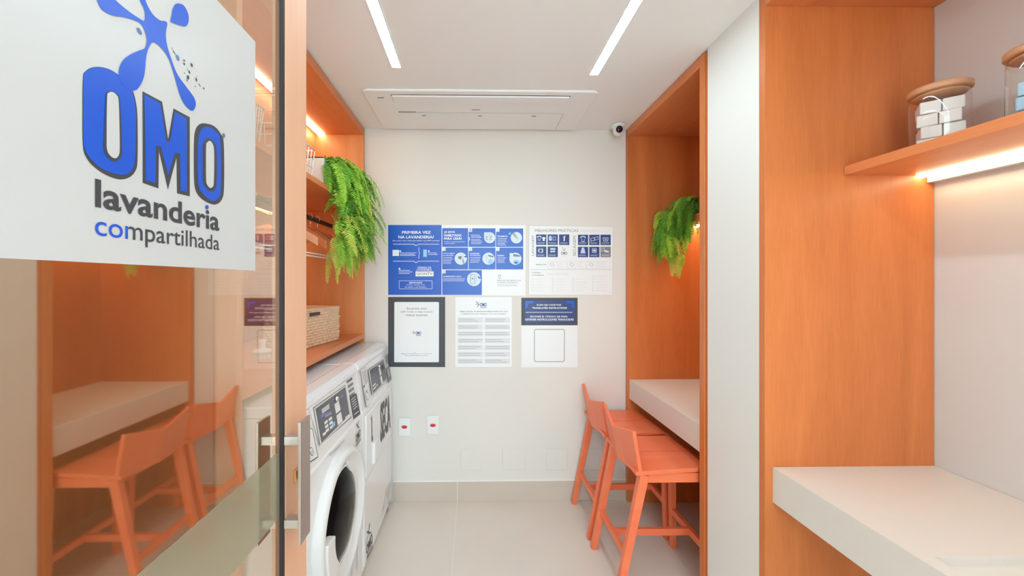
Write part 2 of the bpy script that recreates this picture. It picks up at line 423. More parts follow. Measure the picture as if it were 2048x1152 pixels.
# ================================================================= FERNS
def frond(mb, p0, az, el, L, mats_w, width=.03, curl=.0, seed=0, droop=1.0):
    rnd = random.Random(seed)
    d = Vector((math.cos(az)*math.cos(el), math.sin(az)*math.cos(el), math.sin(el))); p = Vector(p0)
    n = max(10, int(L/.0095)); ds = L/n
    mi = rnd.choices((0, 1, 2), mats_w)[0]
    pts = [p.copy()]; dirs = [d.copy()]
    side_w = Vector((rnd.uniform(-1, 1), rnd.uniform(-1, 1), 0))*curl
    for i in range(n):
        d = (d+Vector((0, 0, -1))*droop*ds*9+side_w*ds*3).normalized()
        p = p+d*ds; pts.append(p.copy()); dirs.append(d.copy())
    mb.tube(pts[::3]+[pts[-1]], .0011, 4, mi, False)
    for i in range(2, n+1):
        t = i/n; w = width*min(1, t*5)*(1-t**2.6)**.7+.003
        dd = dirs[i]; side = dd.cross(Vector((0, 0, 1)))
        if side.length < .15: side = dd.cross(Vector((math.cos(az), math.sin(az), .3)))
        side.normalize(); nr = side.cross(dd).normalized()
        for sgn in (-1, 1):
            q = pts[i]; ax = (side*sgn+dd*.45+nr*rnd.uniform(-.35, .15)).normalized()
            wl = ds*.37; c = dd*wl; lift = nr*.0025
            tip = q+ax*w*rnd.uniform(.85, 1.1)-nr*w*.12
            mid = q+ax*w*.45
            mb.raw([q-c*.5, mid-c+lift*0, tip, mid+c, q+c*.5, mid+lift], [(0, 1, 5), (1, 2, 5), (2, 3, 5), (3, 4, 5), (4, 0, 5)], mi)
# left fern
fp = thing('potted_fern', (-.83, 2.12, 1.9575), 'large bright green fern spilling from a grey planter on the left shelving unit', 'potted plant')
b = MB(); b.box(-.885, -.768, 1.97, 2.36, 1.9575, 2.105, 0); b.build('planter', GREYP, fp, .004)
MB().box(-.878, -.775, 1.977, 2.353, 2.1045, 2.112).build('soil', SOIL, fp)
b = MB()
for i in range(170):
    yy = random.uniform(2.02, 2.34); xx = random.uniform(-.85, -.77)
    az = random.gauss(.05, .55); el = random.uniform(-.2, .7); L = random.uniform(.14, .40)
    frond(b, (xx, yy, 2.108), az, el, L, (.35, .6, .05), .036, .9, i, random.uniform(.75, 1.5))
for i in range(190):
    yy = random.uniform(1.99, 2.30); az = random.gauss(.1, .8)
    x0_ = random.uniform(-.74, -.64); z0_ = random.uniform(1.72, 2.00)
    frond(b, (x0_, yy, z0_), az, random.uniform(-1.0, .2), random.uniform(.10, .24), (.3, .5, .2), .034, .9, 400+i, 1.1)
for i in range(34):
    yy = random.uniform(1.99, 2.16); x0_ = random.uniform(-.745, -.66); z0_ = random.uniform(1.68, 1.86)
    frond(b, (x0_, yy, z0_), random.gauss(-.3, .9), random.uniform(-1.2, -.3), random.uniform(.14, .24), (.1, .4, .5), .025, .4, 700+i, 1.7)
for i, (xx, yy, zz, az, L) in enumerate([(-.74, 2.0, 1.68, -.3, .22), (-.72, 2.02, 1.68, .2, .16), (-.75, 2.03, 1.66, 2.6, .20), (-.70, 2.0, 1.72, -.8, .18)]):
    frond(b, (xx, yy, zz), az, -.9, L, (0, .3, .7), .026, .3, 900+i, 1.8)
b.build('foliage', [G1, G2, G3], fp)
# ================================================================= RIGHT FAR NICHE
nf = thing('niche_surround', (1.3, 2.15, 0), 'orange wood lining of the alcove holding the two stools and the far counter', 'alcove lining')
MB().box(RX, 1.60, D-.038, D-.002, 0, H-.004).build('side_panel', WOOD, nf, .001)
MB().box(RX, 1.60, 1.695, 1.733, 0, H-.004).build('side_panel', WOOD, nf, .0015)
MB().box(RX+.006, 1.60, 1.672, 1.6945, 0, H-.004).build('jamb_trim', WOOD, nf, .001)
MB().box(RX, 1.60, 1.7335, D-.0385, 2.447, H-.004).build('header_panel', WOODS, nf, .001)
MB().box(1.60, 1.628, 1.672, D-.002, 0, H-.004).build('back_panel', WOOD, nf)
MB().box(1.03, 1.599, 1.734, D-.039, .693, .823).build('worktop', QUARTZ, None, .002)
tag(bpy.data.objects['worktop'], 'thick off-white counter in the far alcove with two stools pushed under it', 'countertop')
sh = thing('wall_shelf', (1.48, 2.15, CH+.38), 'short wooden shelf carrying the small fern in the far alcove', 'shelf')
MB().box(1.36, 1.599, 1.734, D-.039, CH+.372, CH+.418).build('board', WOODS, sh, .001)
tag(MB().box(1.468, 1.49, 1.74, D-.04, CH+.362, CH+.3715).build('light_strip', LEDN, sh), 'glowing warm light strip')
f2 = thing('potted_fern', (1.418, 2.49, CH+.4185), 'small trailing fern in a pale pot on the alcove shelf', 'potted plant')
MB().lathe([(.0, 0), (.045, 0), (.052, .01), (.058, .085), (.054, .085), (.05, .075), (0, .075)], (1.418, 2.492, CH+.4185), 'z', 28).build('pot', GREYP, f2)
b = MB()
for i in range(110):
    az = math.pi+random.gauss(.45, .45); el = random.uniform(-.1, .9); L = random.uniform(.10, .34)
    frond(b, (1.418+random.uniform(-.035, .02), 2.485+random.uniform(-.05, .02), CH+.505), az, el, L, (.8, .2, 0), .026, .3, 1200+i, random.uniform(1.1, 2.2))
for i in range(90):
    frond(b, (random.uniform(1.17, 1.37), 2.42+random.uniform(-.05, .05), CH+random.uniform(.28, .46)), math.pi+random.gauss(0, .9), random.uniform(-1.2, -.4), random.uniform(.1, .18), (.6, .35, .05), .026, .3, 1400+i, 1.8)
for i in range(55):
    t = random.random(); frond(b, (1.20+.09*t+random.uniform(-.04, .04), 2.41+random.uniform(-.03, .03), CH+.33-.17*t), math.pi+random.gauss(0, 1.2), random.uniform(-1.4, -.8), random.uniform(.08, .16), (0, .35, .65), .024, .3, 1500+i, 1.8)
b.build('foliage', [G1, G2, G3], f2)

# ================================================================= RIGHT NEAR NICHE
nn = thing('niche_surround', (1.3, .6, 0), 'wide orange wood lining of the near alcove with the jar shelf', 'alcove lining')
MB().box(RX, 1.628, 1.338, 1.3655, 0, H-.004).build('side_panel', WOOD, nn, .001)
MB().box(RX, 1.628, -.50, 1.3375, 2.447, H-.004).build('header_panel', WOODS, nn, .001)
MB().box(RX, 1.628, -.53, -.501, 0, H-.004).build('side_panel', WOOD, nn, .001)
# near worktop with shallow recess
q = hit((1868, 1114), PZ(.823)); rx0, ry1 = q.x, q.y; rx1, ry0 = 1.56, .42
b = MB(); xa, xb, ya, yb, za, zb = 1.047, 1.628, -.50, 1.337, .700, .823
b.box(xa, xb, ry1, yb, za, zb); b.box(xa, xb, ya, ry0, za, zb); b.box(xa, rx0, ry0, ry1, za, zb); b.box(rx1, xb, ry0, ry1, za, zb); b.box(rx0, rx1, ry0, ry1, za, zb-.022)
o = b.build('worktop', QUARTZ); tag(o, 'thick off-white counter with a shallow recess below the shelf of glass jars', 'countertop')
sh = thing('wall_shelf', (1.47, .6, CH+.4), 'long wooden shelf with a lit underside carrying the glass jars', 'shelf')
MB().box(1.302, 1.628, -.499, 1.3365, CH+.375, CH+.406).build('board', WOODS, sh, .001)
tag(MB().box(1.560, 1.584, -.49, 1.336, CH+.366, CH+.3745).build('light_strip', LEDW, sh), 'glowing warm light strip')
MB().box(1.600, 1.6275, -.49, 1.336, CH+.350, CH+.3745).build('batten', QUARTZ, sh)
# jars
def make_jar(c, label, r=.066, hgt=.185):
    t = thing('glass_jar', c, label, 'jar', 'glass jars on the near alcove shelf')
    MB().lathe([(0, 0), (r-.005, 0), (r, .008), (r, hgt-.02), (r-.004, hgt)], c, 'z', 56).build('jar_body', JARG, t)
    MB().lathe([(0, hgt+.001), (r+.002, hgt+.001), (r+.004, hgt+.004), (r+.004, hgt+.017), (r+.001, hgt+.020), (0, hgt+.020)], c, 'z', 56).build('lid', LIDW, t)
    MB().lathe([(0, hgt-.008), (r-.008, hgt-.008), (r-.008, hgt), (0, hgt)], c, 'z', 40).build('lid_seal', LIDW, t)
    return t
zb_ = CH+.4065
J1 = (1.466, 1.192, zb_); J2 = (1.475, .968, zb_)
make_jar(J1, 'round glass jar of white blocks with a wooden lid, beside the wood panel')
make_jar(J2, 'round glass jar with pale blue blocks, cut by the right edge')
def soap(c, w, d, h_, rz, m, label, grp):
    b = MB().box(-w/2, w/2, -d/2, d/2, 0, h_); ca, sa = math.cos(rz), math.sin(rz)
    b.v = [(c[0]+v[0]*ca-v[1]*sa, c[1]+v[0]*sa+v[1]*ca, c[2]+v[2]) for v in b.v]
    return tag(b.build('soap_block', m, None, .003), label, 'block', grp)
names = ['bottom', 'second', 'third', 'top']
for k in range(4):
    for sd, dx in (('left', -.0235), ('right', .0235)):
        rz = -.85+(.12 if k % 2 else -.06)
        cx = J1[0]+dx*math.cos(rz)+(.003 if k == 1 else 0); cy = J1[1]+dx*math.sin(rz)
        soap((cx, cy, J1[2]+.0045+k*.0385), .0448, .080, .0375, rz, SOAPW,
             f'white block in the jar by the wood panel, {names[k]} layer, {sd} side', 'white blocks in the glass jar')
for k in range(3):
    soap((J2[0], J2[1], J2[2]+.0045+k*.037), .085, .075, .035, .2+.1*k, SOAPB, f'pale blue block in the jar at the right edge, {names[k]} of its stack' if k < 2 else 'pale blue block in the jar at the right edge, uppermost of its stack', 'blue blocks in the glass jar')

# ================================================================= CEILING FIXTURES
for xa, ye, lab in ((-.374, 1.842, 'left'), (.586, 1.889, 'right')):
    t = thing('ceiling_light_strip', (xa, ye-1.6, H), f'long bright white light strip in the ceiling, the {lab} one of two', 'ceiling light', 'ceiling light strips')
    MB().box(xa-.020, xa+.020, ye-3.4, ye, H-.004, H-.0004).build('diffuser', LED, t)
    MB().box(xa-.024, xa-.0205, ye-3.4, ye+.004, H-.005, H-.0004).box(xa+.0205, xa+.024, ye-3.4, ye+.004, H-.005, H-.0004).box(xa-.0205, xa+.0205, ye+.0004, ye+.004, H-.005, H-.0004).build('profile', WHITEQ, t)
def rrect(x0, x1, y0_, y1_, r, n=6):
    out = []
    for cx, cy, a0 in ((x1-r, y1_-r, 0), (x0+r, y1_-r, 90), (x0+r, y0_+r, 180), (x1-r, y0_+r, 270)):
        for k in range(n+1):
            a = math.radians(a0+90*k/n); out.append((cx+r*math.cos(a), cy+r*math.sin(a)))
    return out
ac = thing('ceiling_air_conditioner', (.03, 2.3, H), 'flat white air conditioner cassette set in the ceiling before the back wall', 'air conditioner')
MB().prism(rrect(-.605, .665, 2.045, 2.560, .035), H-.014, H-.0005, 'z').build('cover', CEIL, ac, .006, 3)
b = MB(); b.prism([(-.455, 2.085), (.52, 2.085), (.52, 2.170), (-.455, 2.170)], H-.0150, H-.0142, 'z', 1)
b.box(-.45, .515, 2.090, 2.158, H-.024, H-.0152, 0); b.build('air_vane', [CEIL, RAILD], ac, .001)
b = MB()
b.box(-.455, .535, 2.302, 2.306, H-.0165, H-.0142, 0); b.box(-.455, -.352, 2.294, 2.300, H-.0165, H-.0142, 1)
b.box(.531, .535, 2.306, 2.54, H-.0165, H-.0142, 0)
for xx in (-.31, .03, .36): b.box(xx-.012, xx+.012, 2.345, 2.350, H-.0165, H-.0142, 1)
b.box(-.02, .03, 2.262, 2.266, H-.0165, H-.0142, 1); b.box(-.535, -.50, 2.12, 2.126, H-.0165, H-.0142, 1)
b.build('filter_grille', [PLG, PGREY], ac)
sc = thing('security_camera', (.935, 2.49, H), 'small white dome security camera in the ceiling corner above the posters', 'security camera')
MB().lathe([(0, H-.001), (.042, H-.001), (.044, H-.006), (.040, H-.022), (.0, H-.024)], (.935, 2.50, 0), 'z', 32).build('mount', WHITEQ, sc)
MB().ball((.935, 2.495, H-.040), .036, 24).build('housing', WHITEQ, sc)
b = MB(); b.lathe([(0, 0), (.0215, 0), (.022, .006), (.020, .012), (0, .012)], (0, 0, 0), 'y', 28)
R_ = Matrix.Rotation(math.radians(8), 4, 'X'); b.v = [tuple(R_ @ Vector(v)+Vector((.928, 2.455, H-.046))) for v in b.v]
b.build('lens', LENSM, sc)
# wall plates
def wall_rect(px0, py0, px1, py1, y): a = hit((px0, py1), PY(y)); c = hit((px1, py0), PY(y)); return a.x, c.x, a.z, c.z
for (p, lab) in (((797, 836, 821, 872), 'the left one beside the white machines'), ((854, 832, 878, 869), 'the right one farther from the white machines')):
    x0_, x1_, z0, z1 = wall_rect(*p, D-.008); cx, cz = (x0_+x1_)/2, (z0+z1)/2
    t = thing('wall_socket', (cx, D, z0), 'white wall socket with a red outlet, '+lab, 'socket', 'wall sockets under the posters')
    MB().box(x0_, x1_, D-.009, D-.0005, z0, z1).build('plate', WHITEQ, t, .003)
    MB().box(cx-.024, cx+.024, D-.0115, D-.0091, cz-.012, cz+.014).build('outlet_surround', WHITEQ, t, .001)
    b = MB(); b.lathe([(0, -.0125), (.0125, -.0125), (.0135, -.011), (.0135, -.0092)], (0, D, 0), 'y', 20)
    b.v = [(v[0]*1.45+cx, v[1], v[2]*.85+cz+.001) for v in b.v]; b.build('red_outlet', RED, t)
for k, p in enumerate([(921, 897, 964, 941), (1005, 895, 1051, 940), (1092, 896, 1135, 940), (1160, 897, 1205, 941)]):
    x0_, x1_, z0, z1 = wall_rect(*p, D-.004)
    o = MB().box(x0_, x1_, D-.005, D-.0003, z0, z1).build('blank_wall_plate', WALL, None, .002)
    tag(o, ['leftmost', 'second from the left', 'third from the left', 'rightmost, behind the stools,'][k]+' of four blank wall plates painted like the wall', 'wall plate', 'blank wall plates above the skirting')

# ================================================================= POSTERS ON THE BACK WALL
PL = PY(D-.002)
# --- blue instruction poster
b = MB(); z7 = zoom(770, 440, 7.062); P = Print(b, PL, z7)
P.slab([(45, 1062), (1985, 1070), (1985, 72), (45, 66)], .0015, 0)
P.rect(45, 70, 799, 1058, 1)
P.text('PRIMEIRA VEZ', (240, 155, 648, 195), 0, 2, .025); P.text('NA LAVANDERIA?', (190, 220, 690, 262), 0, 2, .025)
P.text('Siga o passo a passo abaixo para habilitar o app OMO Lavanderia', (108, 284, 770, 304), 0, 2, .012)
for yy in (338, 578):
    for q in ([(115, yy), (405, yy), (405, yy+7), (115, yy+7)], [(470, yy), (765, yy), (765, yy+7), (470, yy+7)], [(405, yy), (440, yy+20), (440, yy+28), (400, yy+7)], [(440, yy+20), (474, yy), (474, yy+7), (440, yy+28)]): P.quad([(p[0], p[1]) for p in q][::-1], 0, 2)
for q in ([(475, 385), (481, 385), (481, 440), (475, 440)], [(475, 440), (481, 440), (495, 465), (489, 465)], [(489, 465), (495, 465), (481, 492), (475, 492)], [(475, 492), (481, 492), (481, 545), (475, 545)]): P.quad(q[::-1], 0, 2)
P.rect(107, 422, 198, 508, 0, 2); P.rect(540, 418, 592, 522, 4, 2); P.rect(205, 430, 226, 452, 0, 2); P.rect(608, 430, 628, 452, 0, 2)
P.lines(212, 455, 450, 512, 3, 0, 2, .3); P.lines(610, 455, 745, 497, 2, 0, 2, .3)
P.rect(193, 678, 217, 700, 0, 2); P.lines(195, 702, 390, 765, 3, 0, 2, .3)
P.text('CÓDIGO DA', (458, 652, 655, 688), 0, 2, .02); P.text('LAVANDERIA', (445, 692, 662, 716), 0, 2, .02)
P.rect(432, 726, 686, 796, 0, 2); P.text('QIONTV', (445, 742, 668, 782), 3, 3, .012)
P.frame(198, 856, 668, 974, 5, 0, 2); P.text('IMPORTANTE', (342, 876, 524, 898), 0, 2, .02); P.text('Confira a pressão antes', (300, 909, 566, 926), 0, 2, .012); P.text('de utilizar a sua lavadora', (282, 938, 582, 954), 0, 2, .012)
cells = [(808, 115, 1174, 380), (1182, 118, 1560, 380), (1568, 120, 1952, 380), (808, 390, 1174, 698), (1182, 390, 1560, 698), (1568, 390, 1952, 698), (808, 708, 1368, 1058)]
for c in cells: P.rect(*c, 1)
P.text('JÁ ESTÁ', (833, 152, 990, 190), 0, 2, .03); P.text('HABILITADO', (833, 200, 1080, 234), 0, 2, .03); P.text('PARA USAR?', (833, 244, 1086, 280), 0, 2, .03)
P.text('Confira os passos para fazer', (833, 300, 1130, 318), 0, 2, .01); P.text('a sua lavagem', (833, 325, 985, 341), 0, 2, .01)
for q in ([(1174, 118), (1182, 118), (1182, 235), (1174, 235)], [(1174, 235), (1182, 235), (1200, 270), (1192, 270)], [(1192, 270), (1200, 270), (1182, 300), (1174, 300)]): P.quad(q[::-1], 0, 2)
for n_, (a, c_) in enumerate([(1182, 120), (1568, 120), (808, 390), (1182, 390), (1568, 390), (808, 708)]):
    P.rect(a, c_, a+48, c_+46, 0, 2); P.text(str(n_+1), (a+15, c_+8, a+33, c_+36), 3, 3, 0)
for t_, x0_, y0_, x1_, y1_ in (('MÁQUINAS', 1216, 205, 1340, 224), ('DISPONÍVEIS', 1216, 232, 1362, 250), ('PAGAMENTO', 1588, 220, 1735, 240), ('PORTA-OBJETO', 820, 466, 986, 484), ('DA MÁQUINA', 820, 492, 972, 510), ('PROGRAMA', 1202, 466, 1335, 484), ('DA MÁQUINA', 1202, 492, 1350, 510), ('PRONTO', 1588, 494, 1684, 514), ('ACOMPANHE O CICLO', 820, 788, 1080, 806)):
    P.text(t_, (x0_, y0_, x1_, y1_), 0, 2, .03)
P.lines(1216, 262, 1380, 345, 4, 0, 2, .25); P.lines(1588, 250, 1730, 365, 5, 0, 2, .25); P.lines(820, 520, 965, 625, 5, 0, 2, .25); P.lines(1202, 520, 1355, 608, 4, 0, 2, .25); P.lines(1588, 524, 1715, 610, 4, 0, 2, .25); P.lines(820, 815, 1130, 870, 3, 0, 2, .25)
for (cx, cy, rr) in ((1478, 250, 78), (1855, 250, 80), (1070, 546, 86), (1462, 546, 86), (1842, 548, 86), (1256, 836, 98)):
    P.disc(cx, cy, rr, rr, 5, 2, 28)
P.eps = .0006; P.rect(1400, 175, 1470, 250, 5, 2.4); P.rect(1760, 468, 1840, 548, 5, 2.4); P.rect(1470, 185, 1474, 315, 6, 3)
for cx in (1435, 1495): P.frame(cx-20, 190, cx+20, 218, 3, 6, 3); P.rect(cx-14, 232, cx+16, 244, 3, 3); P.disc(cx, 272, 16, 16, 6, 3)
P.quad([(1790, 200), (1812, 180), (1870, 250), (1855, 275)][::-1], 6, 3); P.quad([(1835, 240), (1870, 240), (1905, 300), (1870, 290)][::-1], 5, 4); P.quad([(1815, 178), (1822, 175), (1880, 268), (1872, 272)][::-1], 3, 5)
P.quad([(1745, 205), (1765, 170), (1780, 185), (1765, 210)][::-1], 4, 3)
P.quad([(1030, 515), (1085, 510), (1078, 560), (1035, 545)][::-1], 3, 3); P.rect(1100, 490, 1106, 590, 6, 3); P.quad([(1118, 510), (1156, 500), (1156, 530), (1125, 530)][::-1], 1, 3); P.rect(1095, 560, 1120, 625, 6, 3)
P.quad([(1455, 490), (1532, 510), (1528, 530), (1458, 512)][::-1], 3, 3); P.disc(1490, 588, 34, 40, 4, 3, 20, .5); P.rect(1430, 500, 1436, 600, 6, 3)
P.quad([(1812, 480), (1912, 500), (1908, 518), (1812, 515)][::-1], 3, 3); P.disc(1858, 595, 48, 30, 4, 3); P.disc(1850, 603, 26, 16, 1, 4)
P.rect(1205, 768, 1270, 905, 5, 3); P.frame(1205, 768, 1270, 905, 5, 3, 4); P.rect(1225, 820, 1250, 836, 3, 5); P.quad([(1310, 790), (1350, 812), (1350, 830), (1318, 825)][::-1], 1, 4); P.rect(1286, 780, 1291, 870, 6, 4)
P.disc(1617, 788, 20, 20, 3, 1); P.disc(1617, 788, 14, 14, 0, 2); P.rect(1594, 820, 1642, 826, 3, 2)
P.text('PRECISA DE AJUDA DO', (1585, 846, 1922, 866), 3, 2, .008); P.text('SUPORTE TÉCNICO?', (1585, 872, 1872, 892), 3, 2, .008); P.lines(1585, 905, 1870, 938, 2, 3, 2, .16, .02)
o = b.build('poster', [PWHITE, PBLUE2, PNAVY, PGREY, PSKY, mat('print_pale', (.66, .76, .84, 1), .4), mat('print_soft', (.42, .48, .52, 1), .5)])
tag(o, 'wide blue and white step-by-step laundry instruction poster on the back wall', 'poster')
# --- best practice poster
b = MB(); z8 = zoom(1050, 440, 7.2); P = Print(b, PL, z8)
P.slab([(50, 1082), (1265, 1088), (1272, 90), (55, 78)], .0015, 0)
for q in ([(50, 1076), (1265, 1082), (1265, 1088), (50, 1082)], [(55, 78), (1272, 90), (1272, 96), (55, 84)], [(50, 1082), (55, 78), (61, 78), (56, 1082)], [(1259, 1088), (1266, 90), (1272, 90), (1265, 1088)]):
    P.quad(q if q[0] != (55, 78) else q[::-1], 3, 1)
P.text('MELHORES PRÁTICAS', (140, 122, 768, 172), 1, 2, 0)
P.lines(802, 135, 1100, 178, 2, 3, 2, .2, .1)
P.text('LAVAGEM', [(132, 515), (132, 230), (95, 230), (95, 515)], 1, 2, 0)
P.text('SECAGEM', [(733, 518), (733, 234), (693, 234), (693, 518)], 1, 2, 0)
for i in range(3):
    for j in range(2):
        if not (i == 2 and j == 1):
            x0_ = 160+165*i; y0_ = 208+173*j; P.rect(x0_, y0_, x0_+148, y0_+152, 2); P.lines(x0_+15, y0_+112, x0_+135, y0_+140, 2, 4, 2, .3, .2)
        x0_ = 762+162*i; y0_ = 212+174*j; P.rect(x0_, y0_, x0_+148, y0_+150, 2 if i+j < 3 else 1); P.lines(x0_+15, y0_+108, x0_+135, y0_+136, 2, 4, 2, .3, .2)
def shirt(x_, y_, s_, mi, lay=3): P.poly([(x_-s_, y_-s_*.6), (x_-s_*.4, y_-s_), (x_+s_*.4, y_-s_), (x_+s_, y_-s_*.6), (x_+s_*.75, y_-s_*.1), (x_+s_*.5, y_-s_*.2), (x_+s_*.5, y_+s_), (x_-s_*.5, y_+s_), (x_-s_*.5, y_-s_*.2), (x_-s_*.75, y_-s_*.1)], mi, lay)
shirt(205, 262, 34, 4); shirt(205, 264, 22, 2, 4); shirt(270, 275, 28, 0); shirt(835, 272, 42, 4); shirt(835, 274, 30, 2, 4)
P.frame(400, 240, 444, 294, 6, 4, 3); P.disc(365, 280, 24, 20, 4, 3); P.rect(340, 245, 388, 258, 4, 3); P.quad([(340, 245), (365, 225), (388, 245)][::-1], 4, 3)
P.quad([(548, 225), (560, 250), (572, 225), (582, 225), (572, 262), (572, 300), (555, 308), (556, 262)][::-1], 0, 3)
P.quad([(945, 262), (1055, 235), (1055, 280), (945, 312)][::-1], 4, 3); P.quad([(952, 268), (996, 257), (996, 290), (952, 302)][::-1], 2, 4); P.quad([(1006, 255), (1048, 244), (1048, 276), (1006, 286)][::-1], 2, 4)
P.quad([(1115, 252), (1205, 252), (1192, 308), (1128, 308)][::-1], 4, 3); P.quad([(1126, 262), (1194, 262), (1184, 300), (1136, 300)][::-1], 2, 4); P.rect(1148, 272, 1175, 288, 4, 5)
P.disc(215, 440, 26, 30, 4, 3); P.disc(218, 442, 14, 18, 2, 4); P.rect(222, 412, 258, 472, 4, 3); P.rect(364, 404, 438, 430, 4, 3); P.disc(380, 455, 20, 13, 4, 3); P.disc(415, 453, 22, 13, 4, 3)
P.quad([(812, 415), (855, 415), (870, 480), (798, 480)][::-1], 4, 3); P.disc(833, 408, 18, 12, 4, 3); P.frame(965, 408, 1030, 472, 8, 4, 3); P.disc(998, 440, 24, 16, 4, 3)
P.frame(1098, 402, 1144, 450, 7, 4, 3); P.quad([(1140, 430), (1210, 452), (1205, 465), (1150, 462)][::-1], 0, 3)
P.text('OMO', (518, 456, 610, 502), 1, 2, .03); P.lines(522, 510, 606, 530, 2, 3, 2, .25, .05)
for q in ([(530, 396), (536, 392), (552, 415), (546, 418)], [(546, 440), (580, 412), (583, 416), (550, 444)], [(570, 400), (575, 400), (572, 415), (567, 412)], [(540, 440), (556, 424), (560, 428), (545, 444)], [(562, 428), (568, 425), (582, 450), (576, 452)]): P.quad(q[::-1], 1, 2)
P.text('SEPARAÇÕES', (155, 633, 308, 653), 2, 2, .01)
for (x0_, x1_) in ((328, 600), (612, 882), (892, 1162)):
    P.frame(x0_, 594, x1_, 694, 3, 5, 1); P.disc(x0_+62, 640, 34, 26, 5, 1, 14, .6); P.disc(x0_+62, 640, 22, 16, 0, 2, 14, .6); P.lines(x0_+115, 605, x1_-20, 680, 4, 3, 2, .14, .3)
P.rect(75, 709, 1245, 716, 5, 1)
P.text('Conheça', (93, 748, 222, 770), 1, 2, .012); P.text('os Símbolos', (93, 782, 270, 802), 1, 2, .012); P.lines(305, 760, 650, 795, 2, 3, 2, .22, .1)
for ci, (x0_, ys) in enumerate(((92, (848, 890, 936, 976, 1018)), (386, (850, 890, 934, 978, 1020)), (680, (850, 892, 936, 976, 1020)), (965, (805, 850, 892, 938, 976, 1018)))):
    for yy in ys:
        if ci == 3 and yy > 860: P.quad([(x0_+2, yy+14), (x0_+15, yy-14), (x0_+28, yy+14)], 3, 1); P.quad([(x0_+7, yy+11), (x0_+15, yy-7), (x0_+23, yy+11)], 0, 2)
        elif ci == 1: P.disc(x0_+14, yy, 14, 14, 3, 1, 14); P.disc(x0_+14, yy, 10, 10, 0, 2, 14)
        else: P.frame(x0_, yy-13, x0_+30, yy+13, 3, 3, 1)
        P.lines(x0_+48, yy-9, x0_+230, yy+9, 2, 3, 2, .2, .5)
o = b.build('poster', [PWHITE, PGREY, PNAVY, PLG, mat('print_lilac', (.55, .66, .88, 1), .4), PLG])
tag(o, 'white poster of washing best practices with navy icon squares, upper right on the back wall', 'poster')
# --- lower three
zc = zoom(770, 585, 5.12)
b = MB(); P = Print(b, PL, zc)
P.slab([(32, 762), (616, 764), (616, 46), (32, 46)], .0015, 1)
P.poly([(96, 104), (102, 97), (546, 97), (553, 104), (552, 708), (546, 714), (100, 714), (94, 708)], 0)
P.text('Escaneie este', (225, 153, 424, 174), 3, 2, .008); P.text('QR Code e veja nossos', (162, 187, 488, 210), 3, 2, .008); P.text('vídeos tutoriais', (213, 219, 436, 242), 3, 2, .008)
P.text('OMO', (312, 398, 370, 432), 2, 2, .03); P.rect(316, 437, 368, 442, 2, 2)
for q in ([(282, 392), (288, 392), (302, 408), (297, 411)], [(276, 414), (300, 410), (300, 414), (276, 418)], [(292, 424), (302, 414), (306, 417), (296, 428)]): P.quad(q[::-1], 2, 2)
P.text('Clique no ícone', (162, 622, 285, 634), 3, 2, .02); P.frame(292, 616, 314, 638, 2, 3, 2); P.text('caso seu smartphone', (318, 622, 482, 634), 3, 2, .002); P.text('não possua o leitor via vídeo', (205, 641, 438, 652), 3, 2, .012)
tag(b.build('poster', [PWHITE, DARKG, PNAVY, PGREY]), 'charcoal-framed poster with a white centre, lower left on the back wall by the machines', 'poster')
b = MB(); P = Print(b, PL, zc)
P.slab([(720, 762), (1298, 762), (1298, 46), (720, 46)], .0015, 0)
P.text('OMO', (972, 105, 1042, 145), 2, 2, .03); P.rect(975, 150, 1040, 153, 2, 2); P.rect(975, 157, 1040, 160, 3, 2)
for q in ([(932, 92), (938, 90), (952, 115), (947, 118)], [(927, 120), (968, 116), (968, 122), (927, 124)], [(940, 148), (962, 122), (967, 126), (946, 150)], [(955, 98), (960, 96), (962, 108), (957, 108)]): P.quad(q[::-1], 2, 2)
P.text('SAIBA QUAIS AS RESPONSABILIDADES DA SUA', (762, 188, 1258, 203), 3, 2, .015); P.text('ADMINISTRAÇÃO PREDIAL NA LAVANDERIA', (780, 212, 1242, 226), 3, 2, .015)
for i in range(7):
    y0_ = 262+70*i
    for x0_ in (742, 1018): P.rect(x0_, y0_-6, x0_+262, y0_+48, 4, 1); P.lines(x0_+12, y0_+2, x0_+262, y0_+40, 2, 3, 2, .17, .35)
tag(b.build('poster', [PWHITE, DARKG, PNAVY, PGREY, mat('print_band', (.72, .71, .71, 1), .4)]), 'plain white text poster in the middle of the lower row on the back wall', 'poster')
b = MB(); P = Print(b, PL, zc)
P.slab([(1396, 766), (1972, 766), (1972, 54), (1396, 54)], .0015, 0)
P.rect(1396, 54, 1972, 336, 1, 1)
P.rect(1432, 80, 1940, 310, 2, 2)
for (x0_, sx) in ((1437, 1), (1938, -1)):
    P.quad([(x0_, 87), (x0_+sx*88, 87), (x0_+sx*75, 112), (x0_+sx*28, 112), (x0_+sx*28, 150), (x0_, 165)][::-sx], 5, 3)
P.text('SCAN QR CODE FOR', (1553, 119, 1806, 138), 0, 4, .025); P.text('TRANSLATED INSTRUCTIONS', (1506, 149, 1862, 168), 0, 4, .025)
P.rect(1440, 200, 1918, 205, 0, 4)
P.text('ESCANEE EL CÓDIGO QR PARA', (1488, 234, 1870, 257), 0, 4, .025); P.text('OBTENER INSTRUCCIONES TRADUCIDAS', (1434, 266, 1932, 287), 0, 4, .025)
P.poly([(1527, 388), (1540, 375), (1828, 375), (1841, 388), (1839, 698), (1827, 711), (1538, 711), (1526, 698)], 3, 1); P.poly([(1533, 391), (1543, 381), (1825, 381), (1835, 391), (1833, 695), (1824, 705), (1541, 705), (1532, 695)], 0, 2)
tag(b.build('poster', [PWHITE, DARKG, PNAVY, PGREY, PLG, PBLUE]), 'white poster with a dark navy heading block, lower right of the group', 'poster')

